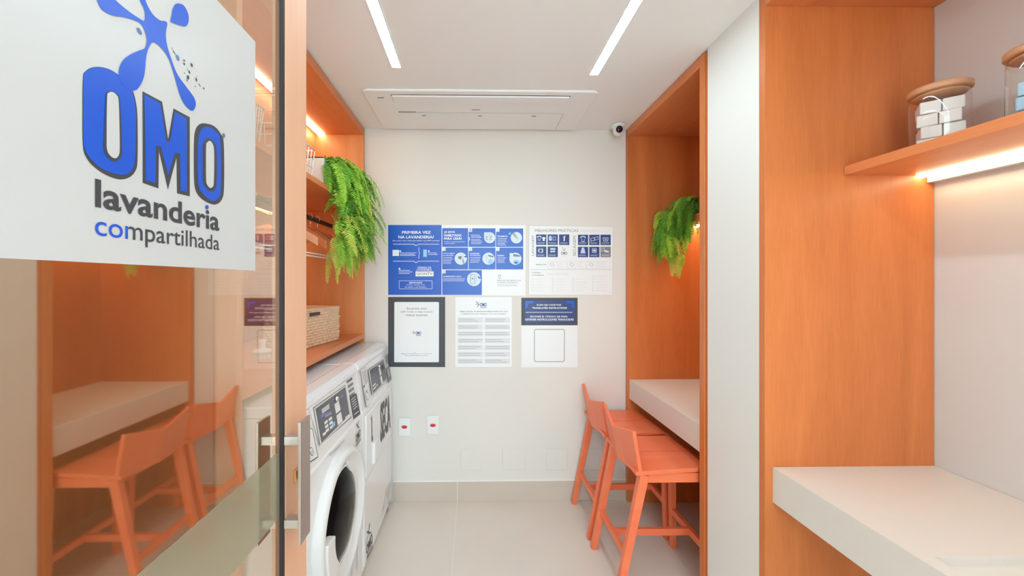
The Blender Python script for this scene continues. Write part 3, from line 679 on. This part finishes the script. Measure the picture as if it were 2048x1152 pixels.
# ================================================================= STOOLS
def make_stool():
    t = thing('bar_stool', (.9, 1.945, 0), 'x', 'stool', 'coral wooden bar stools at the far counter'); cy = 1.945
    def V(x, y, z): return (x, cy+y, z)
    for s in (-1, 1):
        tp = .018
        xa, xb, xc = .735, 1.075, 1.118
        ya0, ya1 = .0035*s, .200*s
        def sec(x, z, th, o):
            i_ = V(x, ya0, z); o_ = V(x, o*s, z); return i_, o_, (i_[0], i_[1], z-th), (o_[0], o_[1], z-th)
        def seg(A, B):
            b = MB(); vs = [A[2], A[3], B[3], B[2], A[0], A[1], B[1], B[0]]
            fs = [(0,3,2,1),(4,5,6,7),(0,1,5,4),(1,2,6,5),(2,3,7,6),(3,0,4,7)]
            if s > 0: fs = [f[::-1] for f in fs]
            b.raw(vs, fs); return b
        seg(sec(xa, .607, .019, .200), sec(xb, .618, .019, .186)).build('seat', STOOLW, t, .002)
        seg(sec(xb+.0005, .6175, .019, .186), sec(xc, .598, .016, .184)).build('seat_front_edge', STOOLW, t, .0015)
        # back board: outer end tall, middle low
        b = MB(); th = .017
        o_t, o_b, m_t, m_b = V(.718, .197*s, .790), V(.752, .197*s, .587), V(.694, .002*s, .742), V(.722, .002*s, .578)
        add = lambda p: (p[0]+th, p[1], p[2]+.002)
        vs = [m_b, o_b, add(o_b), add(m_b), m_t, o_t, add(o_t), add(m_t)]
        fs = [(0,3,2,1),(4,5,6,7),(0,1,5,4),(1,2,6,5),(2,3,7,6),(3,0,4,7)]
        if s > 0: fs = [f[::-1] for f in fs]
        b.raw(vs, fs); b.build('backrest', STOOLW, t, .0015)
        MB().bar(V(.656, .176*s, 0), V(.778, .180*s, .588), .030, .030, mi=0, w1=.032, d1=.042).build('leg', STOOLW, t, .002)
        MB().bar(V(1.100, .178*s, 0), V(1.088, .170*s, .590), .028, .028, w1=.03, d1=.036).build('leg', STOOLW, t, .002)
        MB().box(.79, 1.078, cy+.184*s, cy+.166*s, .548, .592).build('seat_rail', STOOLW, t, .001)
    MB().box(.782, .80, cy-.165, cy+.165, .548, .588).build('seat_rail', STOOLW, t, .001)
    MB().box(1.075, 1.09, cy-.155, cy+.155, .548, .588).build('seat_rail', STOOLW, t, .001)
    for xx in (.700, 1.096): MB().bar(V(xx, -.165, .205), V(xx, .165, .205), .020, .034, side=(1, 0, 0)).build('stretcher', STOOLW, t, .001)
    MB().bar(V(.71, 0, .205), V(1.086, 0, .205), .020, .034).build('stretcher', STOOLW, t, .001)
    return t
s1 = make_stool(); s2 = copy_tree(s1); s2.location.y += .428
tag(s1, 'coral-red wooden bar stool nearer the camera, partly hidden by the pillar jamb'); tag(s2, 'coral-red wooden bar stool farther back, next to the back wall')

# ================================================================= MACHINES
XF = -.556; ZP = .825; XT = -.588; ZT = 1.029
sl = Vector((XT-XF, 0, ZT-ZP)).normalized(); nrm = Vector((sl.z, 0, -sl.x))
SLOPE = (Vector((XF, 0, ZP)), nrm)
FRONT = PX(XF+.002)
def machine(name, ya, yb, label, cat):
    t = thing(name, (-.9, (ya+yb)/2, 0), label, cat)
    body = [(XF, .035), (XF, ZP-.004), (XF-.006, ZP), (XT, ZT-.001), (-1.24, ZT-.001), (-1.24, .035)]
    MB().prism(body, ya, yb, 'y').build('body', WHITEP, t, .009, 3)
    top = [(XT-.004, ZT), (XT+.008, ZT+.004), (XT+.004, ZT+.028), (XT-.012, ZT+.040), (-.655, ZT+.043), (-.662, ZT+.037), (-1.24, ZT+.037), (-1.24, ZT)]
    MB().prism(top, ya+.001, yb-.001, 'y').build('top_cover', WHITEP, t, .006, 3)
    MB().box(-.58, -1.2, ya+.02, yb-.02, .0, .034).build('plinth', WHITEQ, t)
    return t
M1A, M1B, M2A, M2B = 1.262, 1.912, 1.920, 2.572
wm = machine('washing_machine', M1A, M1B, 'white front-loading washing machine with a round porthole door, nearest the glass door', 'washing machine')
dm = machine('tumble_dryer', M2A, M2B, 'white dryer lettered SECA beside the back wall', 'dryer')
z8_ = zoom(600, 720, 6.4)
SL2 = (SLOPE[0]+nrm*.0012, nrm)
# washer control panel
b = MB(); P = Print(b, SL2, z8_, .0005)
P.slab([(262, 1108), (690, 740), (598, 300), (100, 560)], .001, 0)          # white bezel
P.quad([(250, 1092), (660, 738), (578, 318), (165, 612)], 3, 1)
P.quad([(256, 1080), (650, 722), (576, 330), (176, 618)], 0, 2)
P.quad([(270, 1062), (633, 700), (575, 345), (192, 626)], 1, 3)
P.quad([(278, 690), (372, 620), (365, 560), (268, 635)], 4, 4)
P.quad([(262, 740), (402, 690), (396, 650), (255, 700)], 6, 4)
for i in range(4): P.quad([(322+20*i, 738-12*i), (330+20*i, 733-12*i), (326+20*i, 708-12*i), (318+20*i, 713-12*i)], 4, 5)
for i in range(2):
    for j in range(3):
        ox, oy = 340+55*i+8*j, 790-42*i+52*j; P.quad([(ox-30, oy+40), (ox+12, oy+6), (ox+4, oy-28), (ox-36, oy+6)], 2, 4)
P.quad([(290, 978), (328, 945), (320, 915), (282, 945)], 2, 4)
P.quad([(412, 868), (446, 835), (438, 780), (404, 818)], 5, 4)
P.quad([(455, 690), (515, 640), (490, 520), (434, 570)], 2, 4); P.quad([(478, 838), (540, 785), (518, 662), (460, 712)], 2, 4)
P.quad([(575, 750), (625, 705), (622, 690), (572, 735)], 2, 4)
P.quad([(512, 490), (545, 466), (540, 440), (507, 464)], 6, 4)
o = b.build('control_panel', [WHITEP, SCREEN, PWHITE, PGREY, PLG, PSKY, mat('panel_violet', (.16, .17, .42, 1), .3)], wm)
kb = hit(z8_(450, 500), SL2); b = MB(); b.ball(kb+nrm*.006, .011, 16); b.build('key_lock', CHROME, wm)
# washer sticker right
b = MB(); P = Print(b, SL2, z8_, .0005)
P.quad([(682, 764), (772, 690), (722, 425), (632, 490)], 1, 1)
for i in range(4):
    oy = 250+62*i; ox = 10*i
    for j in range(5):
        a0, a1 = j/5, (j+.62)/5; f = lambda a, lo: (606+ox-8*lo+70*a, oy+50-52*a-32*lo)
        P.quad([f(a0, 0), f(a1, 0), f(a1, 1), f(a0, 1)], 1, 2)
for i in range(5):
    oy = 500+30*i; ox = 7*i; P.quad([(652+ox, oy+18), (708+ox, oy-30), (706+ox, oy-38), (650+ox, oy+10)], 0, 2)
P.quad([(692, 706), (748, 660), (746, 650), (690, 696)], 0, 2)
b.build('label_sticker', [PWHITE, DARKG], wm)
z9 = zoom(690, 740, 7.2)
zm = zoom(610, 860, 3.947)
def omo(P, q, mi):     # q BL BR TR TL, logo with splash and lettering
    BL, BR, TR, TL = [Vector(p) for p in q]
    def at(a, c): p = (BL*(1-a)+BR*a)*(1-c)+(TL*(1-a)+TR*a)*c; return (p.x, p.y)
    P.text('OMO', [at(0, .2), at(1, .2), at(1, .55), at(0, .55)], mi, 2, .035)
    for s in (.03, .11): P.quad([at(.05, s), at(.95, s), at(.95, s+.04), at(.05, s+.04)], mi, 2)
    for a0, c0, a1, c1, w in ((.05, .62, .5, .78, .05), (.5, .78, .25, .98, .05), (.5, .78, .75, .97, .06), (.5, .78, .85, .6, .05)):
        P.quad([at(a0-w, c0), at(a0+w, c0), at(a1+w, c1), at(a1-w, c1)] if c1 > c0 else [at(a1-w, c1), at(a1+w, c1), at(a0+w, c0), at(a0-w, c0)], mi, 2)
b = MB(); P = Print(b, FRONT, z9, .0004)
omo(P, [(160, 1120), (232, 1010), (212, 690), (150, 790)], 0)
b.build('printed_logo', DARKG, wm)
b = MB(); P = Print(b, FRONT, zm, .0004)
P.disc(208, 186, 9, 18, 1, 1, 14); P.quad([(222, 178), (318, 82), (316, 74), (220, 170)], 1); P.quad([(224, 190), (290, 122), (288, 114), (222, 182)], 1)
b.build('printed_note', [DARKG, PLG], wm); b = MB(); P = Print(b, FRONT, zm, .0004)
# grey line drawing, lower right of the washer
for i in range(5): P.quad([(370, 1130-30*i), (412, 1050-30*i), (412, 1046-30*i), (370, 1126-30*i)], 1)
P.quad([(368, 1152), (372, 1152), (372, 980), (368, 980)], 1); P.quad([(412, 1110), (416, 1110), (416, 930), (412, 930)], 1)
b.build('print_drawing', [DARKG, PLG], wm)
# near instruction sticker on the left of the panel (beside stile)
b = MB(); P = Print(b, SL2, zm, .0005)
P.quad([(-10, 290), (104, 215), (60, -10), (-10, -30)], 1, 1); P.quad([(-14, 282), (97, 210), (56, -4), (-14, -30)], 0, 2)
P.disc(48, 170, 16, 34, 1, 3, 20, -.2); P.disc(48, 170, 12, 28, 0, 4, 20, -.2)
P.quad([(40, 190), (62, 178), (60, 160), (40, 170)], 2, 5)
b.build('label_sticker', [PWHITE, DARKG, PSKY], wm)
# porthole door
dc = (XF, 1.575, .525); R = .262
door = MB(); door.lathe([(R, .0), (R, .024), (R-.006, .034), (R-.022, .039), (R-.027, .037), (R-.031, .026), (R-.058, .020), (R-.062, .016), (R-.066, .006), (R-.066, 0)], dc, 'x', 96)
door_o = door.build('door', WHITEQ, wm)
b = MB(); b.prism([(1.575+.10, .29), (1.862, .29), (1.862, .652), (1.62, dc[2]+R-.006), (1.575+.03, dc[2]+R-.02), (1.575+.16, dc[2])], XF-.002, XF+.020, 'x'); b.build('hinge_cover', WHITEQ, door_o, .004)
for rr, h_, m_ in ((R-.068, .010, PLG), (R-.076, .014, CHROME)):
    b = MB(); b.lathe([(rr+.005, .002), (rr+.005, h_), (rr, h_+.003), (rr-.005, h_), (rr-.005, .002)], dc, 'x', 96); b.build('seal_ring', m_, door_o)
b = MB(); b.lathe([(R-.080, .004), (R-.10, .022), (R-.14, .034), (R-.20, .041), (.0005, .043)], dc, 'x', 96); b.build('porthole', DOORG, door_o)
b = MB(); pts = []
for k in range(9):
    a = math.radians(172+6.5*k); pts.append((dc[1]+(R-.03)*math.cos(a), dc[2]+(R-.03)*math.sin(a)))
for k in range(9):
    a = math.radians(172+6.5*(8-k)); pts.append((dc[1]+(R-.105)*math.cos(a), dc[2]+(R-.105)*math.sin(a)))
b.prism(pts, XF+.012, XF+.047, 'x'); b.build('door_handle', WHITEQ, door_o, .005)
# dryer panel
b = MB(); P = Print(b, SL2, z8_, .0005)
P.quad([(925, 455), (1118, 255), (1068, -12), (868, 128)], 2, 1); P.quad([(928, 446), (1112, 250), (1066, -4), (874, 132)], 0, 2)
P.quad([(932, 432), (1108, 240), (1065, 0), (886, 135)], 1, 3)
P.quad([(925, 165), (962, 138), (958, 118), (920, 145)], 4, 4); P.quad([(925, 240), (972, 195), (968, 175), (920, 222)], 4, 4)
P.quad([(1022, 205), (1040, 180), (1020, 90), (1000, 112)], 3, 4); P.quad([(1038, 312), (1058, 288), (1040, 198), (1020, 222)], 3, 4)
P.quad([(932, 345), (965, 308), (962, 292), (926, 328)], 3, 4); P.quad([(938, 385), (970, 348), (966, 332), (932, 368)], 3, 4); P.quad([(976, 338), (992, 318), (990, 304), (972, 324)], 3, 4)
P.quad([(1132, 295), (1170, 245), (1140, 70), (1100, 120)], 2, 3)
for i in range(4): P.quad([(1110+5*i, 140+26*i), (1132+5*i, 114+26*i), (1131+5*i, 106+26*i), (1109+5*i, 132+26*i)], 3, 4); P.quad([(1090+4*i, -26+28*i), (1124+4*i, -62+28*i), (1122+4*i, -78+28*i), (1088+4*i, -42+28*i)], 2, 3)
P.quad([(850, 610), (912, 545), (845, 88), (768, 130)], 5, 1); P.quad([(852, 600), (906, 542), (842, 98), (774, 135)], 3, 2)
for i in range(9): P.quad([(784+5*i, 165+19*i), (838+4*i, 120+19*i), (837+4*i, 114+19*i), (783+5*i, 159+19*i)], 2, 3)
P.quad([(812, 360), (830, 342), (825, 316), (806, 332)], 2, 3)
P.disc(858, 455, 26, 62, 2, 3, 24, -.15); P.disc(858, 455, 22, 56, 3, 4, 24, -.15); P.disc(856, 405, 12, 20, 2, 5, 14); P.disc(860, 405, 8, 14, 3, 6, 14); P.disc(858, 480, 12, 22, 5, 5, 14); P.disc(860, 480, 9, 16, 3, 6, 14)
b.build('control_panel', [WHITEP, SCREEN, PGREY, PWHITE, mat('panel_blue', (.10, .11, .30, 1), .3), PLG], dm)
kb = hit(z8_(1000, 80), SL2); b = MB(); b.ball(kb+nrm*.005, .009, 14); b.build('key_lock', CHROME, dm)
# dryer door panel + lettering
b = MB(); b.prism([(M2A+.035, .475), (M2B-.030, .475), (M2B-.030, .795), (M2A+.035, .795)], XF-.002, XF+.008, 'x'); dd = b.build('door', WHITEP, dm, .006)
b = MB(); P = Print(b, PX(XF+.0088), z9, .0004)
P.text('SECA', [(512, 1062), (655, 830), (645, 340), (508, 490)], 0, 1, .035)
b.build('door_lettering', DARKG, dd); b = MB(); P = Print(b, PX(XF+.0088), z9, .0004)
P.quad([(384, 1040), (402, 1010), (400, 960), (392, 930), (392, 720), (386, 640), (378, 700), (384, 760)], 0, 1)
b.build('handle_marking', DARKG, dd)
a_ = hit(z9(372, 1040), FRONT); c_ = hit(z9(425, 1020), FRONT)
b = MB(); b.box(XF+.006, XF+.024, a_.y, c_.y, a_.z-.12, a_.z-.005); b.build('door_handle', WHITEP, dd, .005)
b = MB(); b.prism([(M2A+.01, .05), (M2B-.01, .05), (M2B-.01, .455), (M2A+.01, .455)], XF-.002, XF+.004, 'x'); b.build('lower_panel', WHITEP, dm, .004)
b = MB(); P = Print(b, PX(XF+.0045), zm, .0004)
omo(P, [(485, 1035), (540, 930), (520, 700), (478, 830)], 0)
b.build('printed_logo', DARKG, dm); b = MB(); P = Print(b, PX(XF+.0045), zm, .0004)
for i in range(5): P.quad([(620+4*i, 560-18*i), (680, 470-18*i), (680, 466-18*i), (620+4*i, 556-18*i)], 1)
P.disc(626, 622, 10, 44, 1, 1, 24, .12); P.disc(626, 622, 8, 39, 2, 2, 24, .12); P.quad([(660, 640), (672, 612), (660, 500), (652, 520)], 1)
b.build('print_drawing', [DARKG, PLG, WHITEP], dm)

# ================================================================= BASKET AND BRUSH
def woven_basket():
    A = Vector((-.872, 1.995, 0)); B_ = Vector((-.815, 2.315, 0)); e = (B_-A).normalized(); w = Vector((-e.y, e.x, 0)); Wd = .235; Ht = .192; z0 = 1.1295
    Lg = (B_-A).length
    t = thing('woven_basket', (A.x+w.x*Wd/2+e.x*Lg/2, A.y+w.y*Wd/2+e.y*Lg/2, z0), 'natural woven fibre basket standing on the lower shelf over the machines', 'basket')
    cor = [A, B_, B_+w*Wd, A+w*Wd]; loop = []
    for i in range(4):
        p, q = cor[i], cor[(i+1) % 4]; n = 46 if i % 2 == 0 else 34
        for k in range(n): loop.append((p+(q-p)*(k/n), (Vector(((q-p).y, -(q-p).x, 0))).normalized(), k/n, (q-p).length))
    rows = 13; sub = 6; vs = []; N = len(loop); per = 0; acc = []
    for (p, n_, f, l_) in loop: acc.append(per); per += l_/(46 if l_ > .25 else 34)
    for r in range(rows*sub+1):
        tt = r/sub; z = z0+Ht*tt/rows
        for i, (p, n_, f, l_) in enumerate(loop):
            row = int(min(tt, rows-.001)); prof = abs(math.sin(math.pi*tt))**.65
            tw = math.sin(acc[i]*2*math.pi/.034+row*1.9+(tt-row)*2.6)
            dsp = .0100*prof*(.60+.52*tw)+.0022*math.sin(acc[i]*91+row*3.3)
            bulge = .004*math.sin(math.pi*tt/rows)
            vs.append(p+n_*(dsp+bulge)+Vector((0, 0, z)))
    fs = [(r*N+i, r*N+(i+1) % N, (r+1)*N+(i+1) % N, (r+1)*N+i) for r in range(rows*sub) for i in range(N)]
    # inner wall and bottom
    cen = (A+B_)/2+w*Wd/2
    o2 = len(vs)
    for zz in (z0+Ht, z0+.006):
        for (p, n_, f, l_) in loop: q = p-n_*.008; vs.append(Vector((q.x, q.y, zz)))
    fs += [((rows*sub)*N+i, (rows*sub)*N+(i+1) % N, o2+(i+1) % N, o2+i) for i in range(N)]
    fs += [(o2+i, o2+(i+1) % N, o2+N+(i+1) % N, o2+N+i) for i in range(N)]; fs.append(tuple(o2+N+i for i in range(N)))
    MB().raw(vs, fs, 0, True).build('woven_body', WICKER, t)
    b = MB()
    ring = [c for c in cor]+[cor[0]]; k2 = []
    for i in range(4):
        for k in range(20): p = ring[i]+(ring[i+1]-ring[i])*(k/20); k2.append((p.x, p.y, z0+Ht+.003))
    k2.append(k2[0]); b.tube(k2, .0065, 8, 0, False); b.build('rim', WICKER, t)
    n_ = Vector((e.y, -e.x, 0)); m_ = (A+B_)/2
    b = MB(); m_ = A+e*.06; q0 = m_-e*.045+n_*.015; q1 = m_+e*.045+n_*.015
    b.bar(q0+Vector((0, 0, z0+Ht-.018)), q1+Vector((0, 0, z0+Ht-.018)), .004, .016, side=n_); tag(b.build('handle_slot_shade', RAILD, t, .001), 'dark bar painting the shade of the hand slot')  # solid dark bar on the weave, shade of the hand opening as colour
woven_basket()
bc = (-.964, 1.76, 1.1295)
br = thing('scrubbing_brush', bc, 'round white scrubbing brush with a knob handle on the lower shelf behind the glass', 'brush')
b = MB(); rnd = random.Random(3)
for k in range(260):
    a = rnd.uniform(0, 6.283); r = .030*math.sqrt(rnd.random()); p = Vector((bc[0]+r*math.cos(a), bc[1]+r*math.sin(a), bc[2]+.024)); q = Vector((bc[0]+r*1.25*math.cos(a), bc[1]+r*1.25*math.sin(a), bc[2]+.0005))
    b.tube([p, q], .0013, 4, 0, False, False)
b.build('bristles', SOAPW, br)
MB().lathe([(0, .022), (.034, .022), (.040, .027), (.040, .033), (.034, .039), (.016, .043), (.0135, .052), (.015, .068), (.0165, .076), (.012, .084), (0, .086)], bc, 'z', 36).build('brush_head', SOAPW, br)

# ================================================================= GLASS DOOR
GX = -.4225
dr = bpy.data.objects.new('door_1', None); COL.objects.link(dr); dr.location = (GX, .4, 0); struct(dr)
g_ = MB().raw([(GX, -.6, .01), (GX, .846, .01), (GX, .846, 2.49), (GX, -.6, 2.49)], [(0, 1, 2, 3)]); 
g_.build('glass_pane', GLASS, dr)
MB().box(-.414, -.443, .8465, .954, .004, 2.492).build('stile', STILEW, dr, .002)
MB().box(-.4145, -.4220, .838, .8462, .01, 2.49).build('gasket', BLACK, dr)
MB().box(-.414, -.431, -.7, -.6, .004, 2.492).build('stile', STILEW, dr, .002)
# frosted band on the far face of the pane
zt, zb2 = hit((566, 896), PX(GX)).z, hit((532, 1066), PX(GX)).z
MB().box(GX+.0004, GX+.0008, -.59, .837, zb2, zt).build('frosted_band', FROST, dr)
# pull handle (both faces)
for sgn, xf in ((1, -.414), (-1, -.443)):
    xb_ = -.3775 if sgn > 0 else -.4675
    hd = MB().box(xb_-.003, xb_+.003, .833, .882, CH-.568, CH-.3035).build('pull_handle', STEEL, dr, .0008)
    tag(hd, 'flat brushed steel pull handle')
    for zz in (CH-.346, CH-.527):
        a, c = sorted((xf, xb_-sgn*.0032)); MB().box(a, c, .841, .863, zz-.009, zz+.009).build('standoff', STEELT, hd, .0005)
a = hit((589, 965), PX(-.411)); c = hit((602, 929), PX(-.411))
lk = MB().box(-.4138, -.408, a.y, c.y, a.z, c.z).build('lock_plate', BRASS, dr, .0005)
MB().lathe([(0, .010), (.008, .010), (.010, .006), (.010, .0)], (-.408, c.y-.008, (a.z+c.z)/2-.004), 'x', 18).build('lock_cylinder', BLACK, lk)
# ---- poster on the glass
zq = zoom(0, 0, 2.0565); zs = zoom(150, 0, 5.01)
PG = PX(GX+.0025); b = MB(); P = Print(b, PG, zq, .00025)
tr_ = P.h(1048, 170); blp = P.h(1052, 1113)
yR = (tr_.y+blp.y)/2; zT = tr_.z; zB = blp.z
b.box(GX+.0008, GX+.0025, .14, yR, zB, zT, 0)
# splash
P.z = zs
P.poly([(150, -130), (190, -60), (215, 0), (240, 60), (280, 110), (370, 155), (480, 172), (580, 200), (650, 235), (690, 300), (712, 380), (710, 440), (690, 485), (640, 505), (560, 540), (490, 590), (445, 660), (432, 750), (460, 830), (520, 900), (600, 905), (650, 850), (685, 770), (697, 690), (705, 600), (725, 500), (775, 425), (850, 470), (930, 580), (980, 720), (1040, 930), (1090, 1040), (1165, 1110), (1205, 1060), (1190, 980), (1110, 870), (1020, 740), (960, 590), (915, 440), (905, 330), (920, 235), (890, 210), (850, 205), (790, 160), (740, 90), (700, 0), (680, -90), (640, -90), (645, 0), (690, 100), (692, 200), (650, 190), (530, 110), (400, 0), (330, -90), (240, -160)], 1, 3, 5)
P.poly([(1000, 45), (1040, 35), (1090, 60), (1130, 140), (1132, 220), (1105, 262), (1060, 258), (990, 235), (952, 215), (962, 160), (975, 90)], 1, 3, 5)
P.disc(640, 312, 17, 42, 5, 3, 20, -.55)
for (x_, y_, rx, ry, ro) in ((1025, 578, 14, 34, -.35), (990, 525, 4, 26, -.5), (970, 484, 4, 6, 0), (1090, 606, 6, 14, -.7), (1090, 640, 7, 14, -.3), (1165, 652, 9, 22, -.3), (1142, 722, 7, 18, -.3), (1128, 775, 12, 22, -.15), (1212, 798, 7, 22, -.2), (1092, 732, 4, 8, 0), (1118, 805, 5, 10, -.4), (1200, 866, 4, 8, 0), (1240, 845, 4, 10, -.4), (1286, 886, 6, 12, -.3), (1122, 696, 3, 7, 0), (1218, 765, 3, 6, 0), (1250, 862, 3, 8, -.2)):
    P.disc(x_, y_, rx, ry, 2 if rx < 14 else 5, 3, 14, ro)
P.z = zq
P.poly([(340, 320), (350, 294), (375, 278), (410, 275), (450, 285), (487, 308), (520, 340), (545, 372), (560, 430), (565, 500), (565, 660), (555, 705), (530, 730), (490, 738), (440, 722), (390, 690), (355, 650), (340, 600), (338, 460)], 2, 1, 4)
P.poly([(341, 320), (351, 295), (375, 280), (410, 277), (450, 287), (487, 310), (518, 342), (541, 374), (554, 430), (558, 500), (554, 650), (543, 695), (520, 716), (480, 716), (430, 700), (385, 668), (352, 625), (341, 580), (340, 460)], 1, 2, 4)
P.poly([(432, 400), (438, 379), (455, 374), (478, 388), (490, 420), (498, 600), (494, 645), (472, 664), (444, 652), (426, 622), (425, 560)], 2, 4, 4)
P.poly([(436, 402), (442, 382), (457, 378), (474, 390), (484, 422), (488, 600), (484, 638), (470, 651), (451, 642), (436, 616), (434, 560)], 0, 5, 4)
P.poly([(585, 375), (666, 418), (691, 572), (713, 446), (780, 482), (780, 808), (727, 795), (725, 650), (690, 780), (653, 622), (651, 775), (586, 752)], 2, 1)
P.poly([(592, 388), (658, 424), (683, 583), (697, 583), (718, 460), (767, 487), (767, 790), (741, 783), (739, 632), (718, 628), (690, 722), (660, 603), (640, 598), (638, 752), (598, 742)], 1, 2)
P.poly([(797, 585), (803, 535), (820, 511), (848, 508), (882, 520), (907, 550), (920, 592), (921, 770), (912, 820), (890, 840), (862, 837), (825, 815), (803, 780), (797, 720)], 2, 1, 4)
P.poly([(813, 590), (822, 542), (838, 523), (857, 522), (886, 540), (905, 578), (908, 770), (900, 810), (880, 827), (855, 818), (828, 790), (813, 745)], 1, 2, 4)
P.poly([(832, 605), (841, 578), (858, 568), (878, 586), (889, 622), (889, 748), (881, 780), (864, 786), (844, 770), (833, 738)], 2, 3, 4)
P.poly([(845, 605), (850, 586), (860, 579), (871, 590), (878, 622), (877, 748), (872, 768), (862, 773), (850, 760), (845, 735)], 0, 4, 4)
P.disc(918, 558, 6, 11, 5, 3, 14)
# wording
def gl(px_, z_): q = P.h(px_, 500); return q.y
ya_, yb_ = gl(389, 0), gl(901, 0)
def ptext(t, y0_, y1_, z0, z1, mi, bold, asc, cut=0):     # baseline z0, ascender z1
    vs, fs = text_mesh(t, bold, 8); xs = [v[0] for v in vs]; k = (z1-z0)/asc; xc = min(xs)+(max(xs)-min(xs))*cut
    b.raw([(GX+.0025+.0006, y0_+(v[0]-min(xs))/(max(xs)-min(xs))*(y1_-y0_), z0+v[1]*k) for v in vs], fs, mi)
    for i in range(len(fs)):
        if all(vs[j][0] < xc for j in fs[i]): b.m[len(b.m)-len(fs)+i] = 1
zb1 = CH+.0835; ptext('lavanderia', ya_, yb_, zb1, zb1+.0315, 2, .022, .73)
P.disc(849, 852, 7, 9, 1, 4, 16); zb3 = CH+.0515; ptext('compartilhada', ya_, yb_, zb3, zb3+.0245, 2, .004, .73, .212)
o = b.build('door_sign', [PPOST, PBLUE, DARKG, PGREY, PLG, mat('print_steel_blue', (.11, .19, .42, 1), .35)])
tag(o, 'large white laundry sign with blue splash logo stuck on the glass door', 'sign')
